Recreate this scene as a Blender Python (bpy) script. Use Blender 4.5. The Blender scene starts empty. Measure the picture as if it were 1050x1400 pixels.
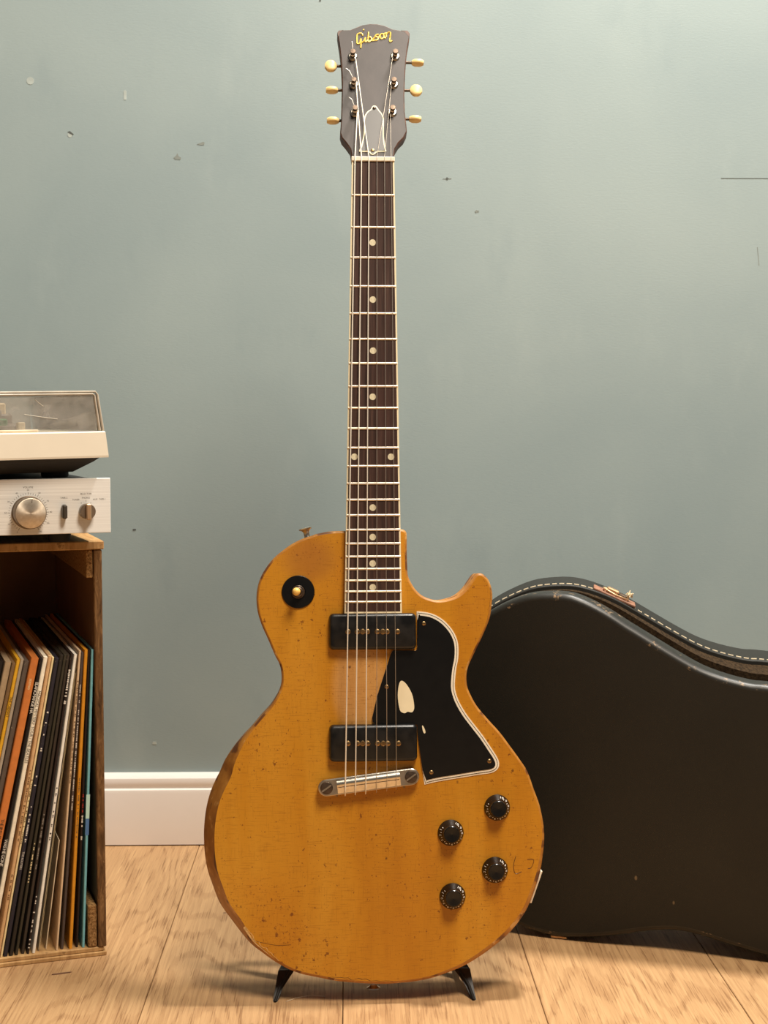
import bpy, bmesh, math, random
from mathutils import Vector, Matrix

random.seed(7)
R = math.radians
SC = bpy.context.scene
COL = SC.collection

# ------------------------------------------------------------------ camera, world, lights, exposure
cam_data = bpy.data.cameras.new('camera')
cam_data.sensor_fit = 'AUTO'
cam_data.sensor_width = 36.0
cam_data.lens = 36.0 * 2022.0 / 1400.0
cam_data.clip_start = 0.02
cam = bpy.data.objects.new('camera', cam_data)
COL.objects.link(cam)
cam.location = (0.0, -1.987, 0.576)
cam.rotation_euler = (R(90 - 3.6214), 0, R(-1.3883))
SC.camera = cam

SC.view_settings.view_transform = 'Standard'
SC.view_settings.look = 'None'
SC.view_settings.exposure = 0.0
SC.view_settings.gamma = 1.0
SC.view_settings.use_curve_mapping = False

world = bpy.data.worlds.new('room_ambience')
SC.world = world
world.use_nodes = True
wbg = world.node_tree.nodes['Background']
wbg.inputs[0].default_value = (0.93, 0.97, 1.0, 1)
wbg.inputs[1].default_value = 0.085


def ceiling_lamp(name, loc, size, power, color, aim):
    d = bpy.data.lights.new(name, 'AREA')
    d.shape = 'DISK'
    d.size = size
    d.energy = power
    d.color = color
    o = bpy.data.objects.new(name, d)
    COL.objects.link(o)
    o.location = loc
    o.rotation_euler = (Vector(aim) - Vector(loc)).to_track_quat('-Z', 'Y').to_euler()
    return o


ceiling_lamp('ceiling_lamp_room_offscreen', (0.55, -1.60, 2.40), 0.75, 62, (1.0, 0.885, 0.74), (0.1, -0.45, 0.3))
ceiling_lamp('ceiling_lamp_wall_offscreen', (0.56, -0.37, 2.40), 0.20, 60, (1.0, 0.95, 0.88), (0.45, -0.40, 0))

# ------------------------------------------------------------------ measured outlines, millimetres in each thing's own frame
GUITAR_O = [25.2, -562.0, 20.7]
BODY = [(-27.8, 446.0), (-37.1, 445.8), (-44.9, 445.1), (-54.6, 443.2), (-60.5, 441.2), (-70.3, 437.9), (-80.0, 433.0), (-88.8, 426.8), (-97.5, 419.5), (-104.3, 411.3), (-110.2, 401.6), (-113.6, 391.9), (-115.1, 381.2), (-114.6, 370.6), (-112.7, 360.9), (-108.9, 350.2), (-104.1, 339.5), (-99.7, 329.1), (-96.4, 321.5), (-92.5, 313.8), (-90.6, 305.1), (-90.6, 296.4), (-92.6, 287.7), (-96.5, 280.0), (-102.3, 271.4), (-111.0, 261.9), (-120.7, 250.5), (-130.4, 239.5), (-139.0, 227.7), (-145.8, 216.2), (-150.6, 204.8), (-156.4, 193.4), (-161.2, 181.1), (-164.5, 166.8), (-166.2, 151.6), (-166.4, 138.2), (-165.5, 123.9), (-163.1, 109.6), (-158.4, 95.3), (-152.2, 79.0), (-146.5, 69.4), (-137.9, 57.9), (-129.3, 47.3), (-120.7, 38.1), (-110.2, 30.3), (-98.7, 22.4), (-85.3, 15.0), (-71.0, 9.5), (-54.6, 5.8), (-37.4, 2.1), (-22.9, 0.4), (-8.5, -0.9), (10.8, -1.8), (25.3, -1.1), (39.9, -0.0), (56.8, 3.0), (71.0, 7.3), (87.6, 13.3), (104.2, 22.2), (118.5, 31.8), (130.4, 40.9), (142.4, 53.4), (152.1, 67.2), (158.2, 80.5), (164.7, 98.2), (167.6, 110.6), (169.9, 125.7), (170.8, 140.8), (169.6, 154.7), (166.2, 171.3), (160.8, 186.6), (154.4, 204.6), (146.4, 217.2), (137.3, 229.9), (127.0, 243.8), (115.6, 256.5), (104.1, 270.4), (96.8, 284.2), (94.5, 292.2), (94.3, 301.4), (96.4, 310.6), (101.2, 320.9), (108.0, 334.6), (114.3, 348.0), (118.4, 359.1), (120.2, 370.3), (121.1, 380.3), (119.8, 389.3), (116.5, 397.2), (111.5, 401.9), (107.0, 402.8), (103.6, 400.6), (99.6, 395.0), (93.9, 387.2), (85.9, 380.6), (76.9, 377.3), (67.9, 375.9), (60.1, 376.9), (51.1, 380.3), (44.5, 385.9), (39.5, 393.2), (36.2, 401.0), (35.5, 411.1), (35.2, 425.6), (35.3, 440.2), (34.6, 444.6), (32.0, 446.9), (29.2, 447.5)]
GUARD_OUTER = [(44.4, 365.2), (52.3, 364.5), (61.8, 362.0), (71.3, 356.2), (79.4, 347.4), (84.1, 338.5), (86.0, 329.7), (85.7, 318.2), (83.8, 308.8), (82.3, 296.7), (82.3, 287.2), (85.6, 276.4), (92.3, 264.2), (100.3, 253.3), (109.7, 241.1), (117.8, 228.9), (123.8, 219.4), (125.8, 212.7), (123.7, 207.3), (117.5, 204.0), (103.9, 202.2), (83.5, 199.1), (63.1, 196.1), (50.9, 193.3)]
GUARD_INNER = [(48.9, 208.0), (46.3, 227.5), (44.6, 242.9), (44.1, 252.9), (20.5, 253.5), (2.2, 254.1), (-0.3, 256.2), (-0.8, 260.1), (4.5, 282.4), (13.8, 310.2), (18.1, 322.8), (19.8, 326.3), (42.8, 326.1), (44.4, 327.5), (44.7, 356.2)]
GUARD_PATCH = [(28.4, 296.5), (33.3, 293.3), (38.9, 283.5), (40.9, 273.7), (40.9, 268.1), (38.8, 265.1), (34.5, 265.7), (31.7, 264.3), (27.5, 266.2), (25.7, 272.5), (24.8, 282.3), (25.9, 292.0)]
GUARD_PATCH2 = [(48.8, 251.6), (50.2, 251.0), (51.8, 247.1), (52.1, 245.0), (51.1, 244.0), (49.6, 246.4)]
GUARD_SCREWS = [(51.3, 353.1), (13.8, 290.7), (57.7, 205.5), (115.8, 215.8)]
PICKUPS = [[-43.2, 363.7, 43.6, 327.6], [-43.6, 253.7, 43.8, 217.3]]
POLES = [[(-24.6, 345.8), (-15.4, 345.8), (-5.3, 345.7), (4.5, 345.6), (14.3, 345.5), (24.5, 345.4)], [(-25.2, 235.8), (-15.7, 235.7), (-5.6, 235.6), (4.1, 235.5), (14.2, 235.3), (24.7, 235.2)]]
MOUNTS = [[(-10.1, 345.7), (9.9, 345.5)], [(-10.7, 235.7), (9.6, 235.4)]]
BRIDGE = [(-46.5, 192.4), (37.0, 202.2)]
KNOBS = [(123.2, 169.7), (76.6, 145.6), (120.4, 108.3), (77.9, 83.3)]
TOGGLE = (-73.7, 385.4)
TOGGLE_TIP = (-75.1, 385.8)
STRAP_TOP = (-63.5, 441.5)
NUT = [(-18.1, 818.0), (24.7, 818.4)]
BOARD_END = [(-27.9, 363.9), (29.2, 363.5)]
DOTS = [(2.3, 735.5), (2.2, 677.7), (2.1, 626.1), (1.4, 579.7), (-17.2, 519.6), (19.4, 519.5), (0.8, 468.8), (0.6, 439.4), (0.4, 413.1), (0.3, 389.5)]
STR_NUT = [-15.05, -8.5, -0.99, 7.12, 14.79, 21.43]
STR_BR = [(-28.3, 185.3), (-18.3, 185.9), (-8.1, 186.4), (2.6, 187.7), (12.8, 189.0), (22.1, 190.3)]
HEAD_O = [3.3, 821.0, 3.0]
HEAD = [(-34.1, 150.1), (-32.8, 152.4), (-27.5, 153.3), (-20.4, 153.7), (-14.4, 156.6), (-7.8, 159.8), (0.1, 161.5), (7.9, 161.3), (15.7, 159.4), (23.5, 155.4), (31.3, 153.9), (39.2, 153.7), (41.5, 150.7), (40.9, 143.8), (38.6, 131.6), (36.7, 116.4), (35.2, 98.3), (33.9, 75.9), (33.8, 56.6), (35.0, 41.9), (35.4, 33.1), (32.0, 25.8), (26.7, 19.9), (22.7, 12.6), (21.2, 2.4), (-21.3, 1.9), (-22.4, 12.0), (-26.8, 19.2), (-31.1, 25.0), (-32.7, 30.8), (-31.5, 45.4), (-30.6, 67.5), (-29.9, 89.8), (-30.4, 112.2), (-32.0, 131.9), (-33.5, 144.0)]
POSTS = [(-18.6, 120.7), (-18.1, 87.3), (-17.3, 54.1), (25.3, 121.5), (23.0, 87.9), (20.9, 54.9)]
BUTTONS = [(-41.1, 114.6), (-40.2, 85.7), (-39.6, 49.7), (49.4, 120.1), (46.8, 86.6), (44.9, 52.6)]
TRUSS = [(-0.5, 59.1), (0.7, 61.5), (2.5, 62.5), (4.6, 61.8), (6.2, 59.5), (7.8, 56.6), (10.2, 53.4), (11.8, 49.2), (12.1, 43.9), (11.8, 36.5), (11.7, 26.5), (12.3, 18.6), (13.5, 10.8), (13.2, 9.2), (5.6, 8.8), (3.1, 7.2), (1.4, 5.7), (-0.2, 5.4), (-1.8, 5.9), (-3.1, 7.4), (-4.5, 8.7), (-12.9, 8.6), (-13.6, 10.4), (-11.9, 14.1), (-9.7, 23.6), (-8.4, 34.1), (-8.4, 43.6), (-7.9, 48.4), (-6.0, 53.2), (-3.4, 56.4), (-1.5, 57.5)]
TRUSS_SCREWS = [(2.4, 59.1), (-0.1, 10.0)]
LOGO = [[(-7.9, 146.2), (-8.4, 148.5), (-10.6, 149.1), (-13.2, 147.8), (-13.8, 144.0), (-13.8, 139.2), (-13.6, 136.6), (-11.1, 136.9), (-10.3, 140.5), (-9.7, 142.6)], [(-9.7, 142.6), (-9.8, 136.9), (-10.1, 131.3)], [(-9.8, 137.2), (-7.0, 139.4), (-5.2, 143.5)], [(-5.1, 144.1), (-5.5, 139.4), (-4.2, 139.1), (-2.4, 141.2)], [(-7.3, 153.3), (-6.0, 153.3)], [(-1.7, 150.7), (-2.1, 145.4), (-2.2, 139.4), (0.1, 139.8), (1.4, 141.9), (0.2, 144.8), (-1.6, 143.6)], [(1.4, 141.3), (4.2, 143.7), (6.3, 147.6)], [(8.9, 147.9), (6.9, 147.8), (5.3, 146.1), (6.8, 144.9), (8.3, 143.8), (7.2, 141.4), (4.7, 141.0), (1.6, 140.4)], [(8.0, 143.2), (10.9, 148.0)], [(13.0, 148.9), (10.9, 148.0), (10.4, 145.0), (11.3, 142.9), (13.1, 143.3), (14.2, 145.7), (13.7, 148.6), (13.0, 148.9)], [(14.2, 148.6), (16.6, 149.9)], [(16.8, 150.5), (16.7, 145.1)], [(16.8, 148.1), (19.1, 150.8), (20.9, 150.8), (21.1, 148.2), (20.5, 143.4), (20.2, 140.1), (21.4, 139.6), (22.7, 140.8)], [(13.7, 148.6), (14.9, 143.9), (16.7, 145.1)]]
CASE_O = [236.6, -391.9, 2.0]
CASE_TOP = [(-87.0, 359.3), (-63.2, 373.6), (-39.6, 382.9), (-19.4, 386.0), (4.1, 386.2), (24.1, 382.0), (47.3, 373.0), (70.4, 360.9), (96.5, 345.8), (122.4, 330.9), (148.0, 317.7), (173.2, 309.5), (198.1, 304.4), (213.5, 303.7)]
CASE_BOT = [(-52.2, 9.1), (-32.1, 3.5), (-5.2, 0.4), (26.9, 3.4), (57.2, 9.3), (89.8, 17.6), (111.3, 21.3), (130.0, 22.3), (151.3, 19.3), (172.5, 14.4), (196.0, 9.6), (219.4, 5.4)]
CRATE_O = [-260.2, -423.5, 0.0]
RECS = [('A', -104.4, 322.8, 12.48, 5.8), ('B', -97.4, 322.4, 12.32, 7.3), ('C', -91.8, 320.6, 12.38, 4.4), ('D', -86.9, 327.2, 12.13, 3.8), ('E', -83.1, 327.8, 12.1, 3.6), ('F', -78.4, 321.4, 12.05, 5.9), ('G', -70.0, 326.3, 12.0, 8.1), ('H', -63.3, 323.6, 11.67, 4.4), ('I', -59.1, 325.7, 11.32, 5.5), ('J', -54.4, 326.3, 10.48, 3.6), ('K', -51.4, 324.6, 10.45, 2.8), ('L', -47.4, 323.6, 10.48, 4.5), ('M', -42.4, 329.5, 10.22, 4.9), ('M2', -37.9, 328.5, 9.91, 4.5), ('N', -34.5, 326.0, 9.35, 4.1), ('O', -31.0, 327.4, 8.97, 3.8), ('P', -28.0, 326.4, 8.64, 3.9), ('V', -25.3, 327.8, 8.11, 2.4), ('Q', -23.7, 330.1, 5.12, 3.2), ('R', -20.4, 327.6, 4.62, 3.1), ('S', -16.8, 332.1, 3.68, 4.4), ('T', -13.0, 330.3, 3.07, 3.1), ('U', -9.3, 330.9, 2.46, 3.7)]
AMP_O = [-245.0, -458.0, 458.5]
TT_O = [-244.1, -472.0, 536.4]

# ------------------------------------------------------------------ helpers
MM = 0.001


def tag(o, label=None, cat=None, group=None, kind=None):
    if label: o['label'] = label
    if cat: o['category'] = cat
    if group: o['group'] = group
    if kind: o['kind'] = kind
    return o


def empty(name, loc, rot=(0, 0, 0)):
    o = bpy.data.objects.new(name, None)
    o.empty_display_size = 0.02
    COL.objects.link(o)
    o.location = loc
    o.rotation_euler = rot
    return o


class MB:
    """collects shapes in millimetres; build() links them as one mesh object in metres"""
    def __init__(self):
        self.v = []; self.f = []; self.m = []

    def add(self, vs, fs, mi=0):
        b = len(self.v)
        self.v += [tuple(p) for p in vs]
        self.f += [tuple(b + i for i in f) for f in fs]
        self.m += [mi] * len(fs)
        return self

    def box(self, x0, x1, y0, y1, z0, z1, mi=0, ch=0.0):
        if ch <= 0:
            vs = [(x, y, z) for z in (z0, z1) for y in (y0, y1) for x in (x0, x1)]
            fs = [(0, 2, 3, 1), (4, 5, 7, 6), (0, 1, 5, 4), (2, 6, 7, 3), (0, 4, 6, 2), (1, 3, 7, 5)]
            return self.add(vs, fs, mi)
        c = ch
        ring = [(x0 + c, y0), (x1 - c, y0), (x1, y0 + c), (x1, y1 - c), (x1 - c, y1), (x0 + c, y1), (x0, y1 - c), (x0, y0 + c)]
        inn = [(min(max(x, x0 + c), x1 - c), min(max(y, y0 + c), y1 - c)) for x, y in ring]
        return self.rings([[(x, y, z0) for x, y in inn], [(x, y, z0 + c) for x, y in ring],
                           [(x, y, z1 - c) for x, y in ring], [(x, y, z1) for x, y in inn]], mi=mi)

    def rings(self, rings, caps=(True, True), mi=0, mis=None, cap_mis=(None, None)):
        n = len(rings[0]); b = len(self.v)
        for r in rings: self.v += [tuple(p) for p in r]
        for k in range(len(rings) - 1):
            for i in range(n):
                j = (i + 1) % n
                self.f.append((b + k * n + i, b + k * n + j, b + (k + 1) * n + j, b + (k + 1) * n + i))
                self.m.append(mis[k] if mis else mi)
        if caps[0]:
            self.f.append(tuple(b + i for i in reversed(range(n)))); self.m.append(mi if cap_mis[0] is None else cap_mis[0])
        if caps[1]:
            q = b + (len(rings) - 1) * n
            self.f.append(tuple(q + i for i in range(n))); self.m.append(mi if cap_mis[1] is None else cap_mis[1])
        return self

    def prism(self, c, z0, z1, mi=0, ch=0.0):
        c = ccw(c)
        if ch > 0:
            i = offset(c, -ch)
            return self.rings([[(x, y, z0) for x, y in c], [(x, y, z1 - ch) for x, y in c], [(x, y, z1) for x, y in i]], mi=mi)
        return self.rings([[(x, y, z0) for x, y in c], [(x, y, z1) for x, y in c]], mi=mi)

    def lathe(self, prof, o=(0, 0, 0), axis='z', n=32, mi=0):
        rs = []
        for r, h in prof:
            ring = []
            for k in range(n):
                a = 2 * math.pi * k / n
                p = (r * math.cos(a), r * math.sin(a), h)
                if axis == 'x': p = (p[2], p[0], p[1])
                if axis == 'y': p = (p[0], -p[2], p[1]) if False else (p[0], p[2], -p[1])
                ring.append((p[0] + o[0], p[1] + o[1], p[2] + o[2]))
            rs.append(ring)
        return self.rings(rs, mi=mi)

    def tube(self, pts, r, n=8, mi=0, closed=False):
        pts = [Vector(p) for p in pts]
        rs = []
        N = len(pts)
        prev = None
        for i, p in enumerate(pts):
            a = pts[i - 1] if (i > 0 or closed) else p
            b = pts[(i + 1) % N] if (i < N - 1 or closed) else p
            t = (b - a).normalized()
            if prev is None:
                u = t.orthogonal().normalized()
            else:
                u = (prev - t * prev.dot(t)).normalized()
            prev = u
            w = t.cross(u)
            rr = r[i] if isinstance(r, (list, tuple)) else r
            rs.append([tuple(p + u * rr * math.cos(2 * math.pi * k / n) + w * rr * math.sin(2 * math.pi * k / n)) for k in range(n)])
        if closed:
            rs.append(rs[0])
            return self.rings(rs, caps=(False, False), mi=mi)
        return self.rings(rs, mi=mi)

    def build(self, name, mats, parent=None, smooth=None, loc=None, rot=None, bevel=0):
        me = bpy.data.meshes.new(name)
        me.from_pydata([(x * MM, y * MM, z * MM) for x, y, z in self.v], [], self.f)
        bm = bmesh.new(); bm.from_mesh(me)
        bmesh.ops.recalc_face_normals(bm, faces=bm.faces)
        bm.to_mesh(me); bm.free()
        mats = mats if isinstance(mats, (list, tuple)) else [mats]
        for m in mats: me.materials.append(m)
        if len(mats) > 1:
            for p, i in zip(me.polygons, self.m): p.material_index = i
        if smooth is not None:
            for p in me.polygons: p.use_smooth = True
            me.set_sharp_from_angle(angle=R(smooth))
        o = bpy.data.objects.new(name, me)
        COL.objects.link(o)
        if parent: o.parent = parent
        if loc: o.location = [c * MM for c in loc]
        if rot: o.rotation_euler = rot
        return o


def copy_part(o, parent, loc=None, rot=None, scale=None):
    c = o.copy()
    COL.objects.link(c)
    c.parent = parent
    if loc: c.location = [q * MM for q in loc]
    if rot: c.rotation_euler = rot
    if scale: c.scale = scale
    return c


def area2(c):
    return sum(c[i][0] * c[(i + 1) % len(c)][1] - c[(i + 1) % len(c)][0] * c[i][1] for i in range(len(c)))


def ccw(c):
    return list(c) if area2(c) > 0 else list(reversed(c))


def normals(c):
    n = len(c); out = []
    for i in range(n):
        a = Vector(c[i - 1]); b = Vector(c[(i + 1) % n]); p = Vector(c[i])
        e1 = (p - a); e2 = (b - p)
        n1 = Vector((e1.y, -e1.x)).normalized() if e1.length > 1e-9 else Vector((0, 0))
        n2 = Vector((e2.y, -e2.x)).normalized() if e2.length > 1e-9 else Vector((0, 0))
        s = n1 + n2
        m = s.normalized() if s.length > 1e-6 else n1
        k = max(0.5, m.dot(n1))
        out.append(m / k)
    return out


def offset(c, d):
    """c counter-clockwise; d > 0 outwards; d may be a list"""
    ns = normals(c)
    return [(p[0] + q.x * (d[i] if isinstance(d, list) else d), p[1] + q.y * (d[i] if isinstance(d, list) else d)) for i, (p, q) in enumerate(zip(c, ns))]


def spline(pts, k=4, closed=False):
    out = []
    n = len(pts)
    seg = n if closed else n - 1
    for i in range(seg):
        g = lambda j: Vector(pts[j % n]) if closed else Vector(pts[min(max(j, 0), n - 1)])
        p0, p1, p2, p3 = g(i - 1), g(i), g(i + 1), g(i + 2)
        for s in range(k):
            t = s / k
            q = 0.5 * ((2 * p1) + (p2 - p0) * t + (2 * p0 - 5 * p1 + 4 * p2 - p3) * t * t + (3 * p1 - p0 - 3 * p2 + p3) * t ** 3)
            out.append(tuple(q))
    if not closed: out.append(tuple(pts[-1]))
    return out


def rrect(x0, x1, y0, y1, r, n=5):
    c = []
    for cx, cy, a0 in ((x1 - r, y0 + r, -90), (x1 - r, y1 - r, 0), (x0 + r, y1 - r, 90), (x0 + r, y0 + r, 180)):
        for k in range(n + 1):
            a = R(a0 + 90 * k / n)
            c.append((cx + r * math.cos(a), cy + r * math.sin(a)))
    return c


def circle(cx, cy, r, n=24):
    return [(cx + r * math.cos(2 * math.pi * k / n), cy + r * math.sin(2 * math.pi * k / n)) for k in range(n)]


def text_mesh(s, size, extrude=0.0, align='LEFT', spacing=1.0):
    """mesh data of a line of lettering, height in mm, lying in local XY"""
    cu = bpy.data.curves.new('lettering', 'FONT')
    cu.body = s
    cu.size = size * MM
    cu.extrude = extrude * MM
    cu.align_x = align
    cu.align_y = 'CENTER'
    cu.space_character = spacing
    cu.resolution_u = 2
    o = bpy.data.objects.new('lettering', cu)
    COL.objects.link(o)
    dg = bpy.context.evaluated_depsgraph_get()
    me = bpy.data.meshes.new_from_object(o.evaluated_get(dg))
    bpy.data.objects.remove(o)
    bpy.data.curves.remove(cu)
    return me


def join_meshes(name, items, mat, parent):
    """items: (mesh, Matrix in metres)"""
    bm = bmesh.new()
    for me, mx in items:
        t = me.copy(); t.transform(mx); bm.from_mesh(t); bpy.data.meshes.remove(t)
    me = bpy.data.meshes.new(name)
    bm.to_mesh(me); bm.free()
    me.materials.clear()
    me.materials.append(mat)
    for p in me.polygons: p.material_index = 0
    o = bpy.data.objects.new(name, me)
    COL.objects.link(o)
    o.parent = parent
    return o


# ------------------------------------------------------------------ materials
class NT:
    def __init__(self, name):
        self.mat = bpy.data.materials.new(name)
        self.mat.use_nodes = True
        self.t = self.mat.node_tree
        self.b = self.t.nodes['Principled BSDF']

    def n(self, kind, **kw):
        nd = self.t.nodes.new(kind)
        for k, v in kw.items():
            if hasattr(nd, k) and k not in nd.inputs.keys():
                setattr(nd, k, v)
            else:
                self.set(nd, k, v)
        return nd

    def set(self, nd, k, v):
        s = nd.inputs[k]
        if hasattr(v, 'is_linked') or isinstance(v, bpy.types.NodeSocket):
            self.t.links.new(v, s)
        else:
            s.default_value = v

    def coords(self, scale=(1, 1, 1), kind='Object', offset=None):
        tc = self.n('ShaderNodeTexCoord')
        mp = self.n('ShaderNodeMapping')
        self.t.links.new(tc.outputs[kind], mp.inputs['Vector'])
        mp.inputs['Scale'].default_value = scale
        if offset is not None: self.set(mp, 'Location', offset)
        return mp.outputs['Vector']

    def noise(self, vec, scale=5, detail=4, rough=0.55, dist=0.0):
        nd = self.n('ShaderNodeTexNoise')
        self.set(nd, 'Vector', vec)
        nd.inputs['Scale'].default_value = scale
        nd.inputs['Detail'].default_value = detail
        nd.inputs['Roughness'].default_value = rough
        nd.inputs['Distortion'].default_value = dist
        return nd.outputs['Fac']

    def voronoi(self, vec, scale=20, rand=1.0):
        nd = self.n('ShaderNodeTexVoronoi')
        self.set(nd, 'Vector', vec)
        nd.inputs['Scale'].default_value = scale
        nd.inputs['Randomness'].default_value = rand
        return nd.outputs['Distance']

    def ramp(self, fac, stops, interp='LINEAR'):
        nd = self.n('ShaderNodeValToRGB')
        self.t.links.new(fac, nd.inputs['Fac'])
        cr = nd.color_ramp
        cr.interpolation = interp
        while len(cr.elements) < len(stops): cr.elements.new(0.5)
        for e, (p, c) in zip(cr.elements, stops):
            e.position = p
            e.color = (c[0], c[1], c[2], 1) if isinstance(c, (tuple, list)) else (c, c, c, 1)
        return nd.outputs['Color']

    def mix(self, fac, a, b, mode='MIX'):
        nd = self.n('ShaderNodeMix')
        nd.data_type = 'RGBA'
        nd.blend_type = mode
        for s, v in ((nd.inputs[0], fac), (nd.inputs[6], a), (nd.inputs[7], b)):
            if isinstance(v, bpy.types.NodeSocket): self.t.links.new(v, s)
            elif isinstance(v, (int, float)): s.default_value = v if s == nd.inputs[0] else (v, v, v, 1)
            else: s.default_value = (v[0], v[1], v[2], 1)
        return nd.outputs[2]

    def math(self, op, a, b=0.0, c=0.0, clamp=False):
        nd = self.n('ShaderNodeMath')
        nd.operation = op
        nd.use_clamp = clamp
        for s, v in zip(nd.inputs, (a, b, c)):
            if isinstance(v, bpy.types.NodeSocket): self.t.links.new(v, s)
            else: s.default_value = v
        return nd.outputs[0]

    def rng(self, v, a, b, c=0.0, d=1.0):
        nd = self.n('ShaderNodeMapRange')
        nd.interpolation_type = 'SMOOTHSTEP'
        self.t.links.new(v, nd.inputs['Value'])
        for k, x in zip(('From Min', 'From Max', 'To Min', 'To Max'), (a, b, c, d)): nd.inputs[k].default_value = x
        return nd.outputs[0]

    def sep(self, vec):
        nd = self.n('ShaderNodeSeparateXYZ')
        self.t.links.new(vec, nd.inputs[0])
        return nd.outputs

    def bump(self, h, strength=0.2, dist=0.001):
        nd = self.n('ShaderNodeBump')
        nd.inputs['Strength'].default_value = strength
        nd.inputs['Distance'].default_value = dist
        self.t.links.new(h, nd.inputs['Height'])
        self.t.links.new(nd.outputs['Normal'], self.b.inputs['Normal'])

    def done(self, color=None, rough=0.5, metal=0.0, spec=None, coat=None):
        if color is not None:
            if isinstance(color, bpy.types.NodeSocket): self.t.links.new(color, self.b.inputs['Base Color'])
            else: self.b.inputs['Base Color'].default_value = (*color, 1)
        if isinstance(rough, bpy.types.NodeSocket): self.t.links.new(rough, self.b.inputs['Roughness'])
        else: self.b.inputs['Roughness'].default_value = rough
        self.b.inputs['Metallic'].default_value = metal
        if spec is not None: self.b.inputs['Specular IOR Level'].default_value = spec
        if coat is not None: self.b.inputs['Coat Weight'].default_value = coat
        return self.mat


def s2l(r, g, b):
    f = lambda c: (c / 255) / 12.92 if c / 255 <= 0.04045 else ((c / 255 + 0.055) / 1.055) ** 2.4
    return (f(r), f(g), f(b))


def plain(name, rgb, rough=0.5, metal=0.0, spec=None, var=0.12, scale=60, bump=0.0):
    """a colour with a little uneven tone of its own"""
    m = NT(name)
    c = s2l(*rgb)
    v = m.noise(m.coords(), scale, 4)
    col = m.ramp(v, [(0.3, tuple(x * (1 - var) for x in c)), (0.7, tuple(min(1, x * (1 + var)) for x in c))])
    if bump: m.bump(v, bump, 0.0006)
    return m.done(col, rough, metal, spec)


M = {}


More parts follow.
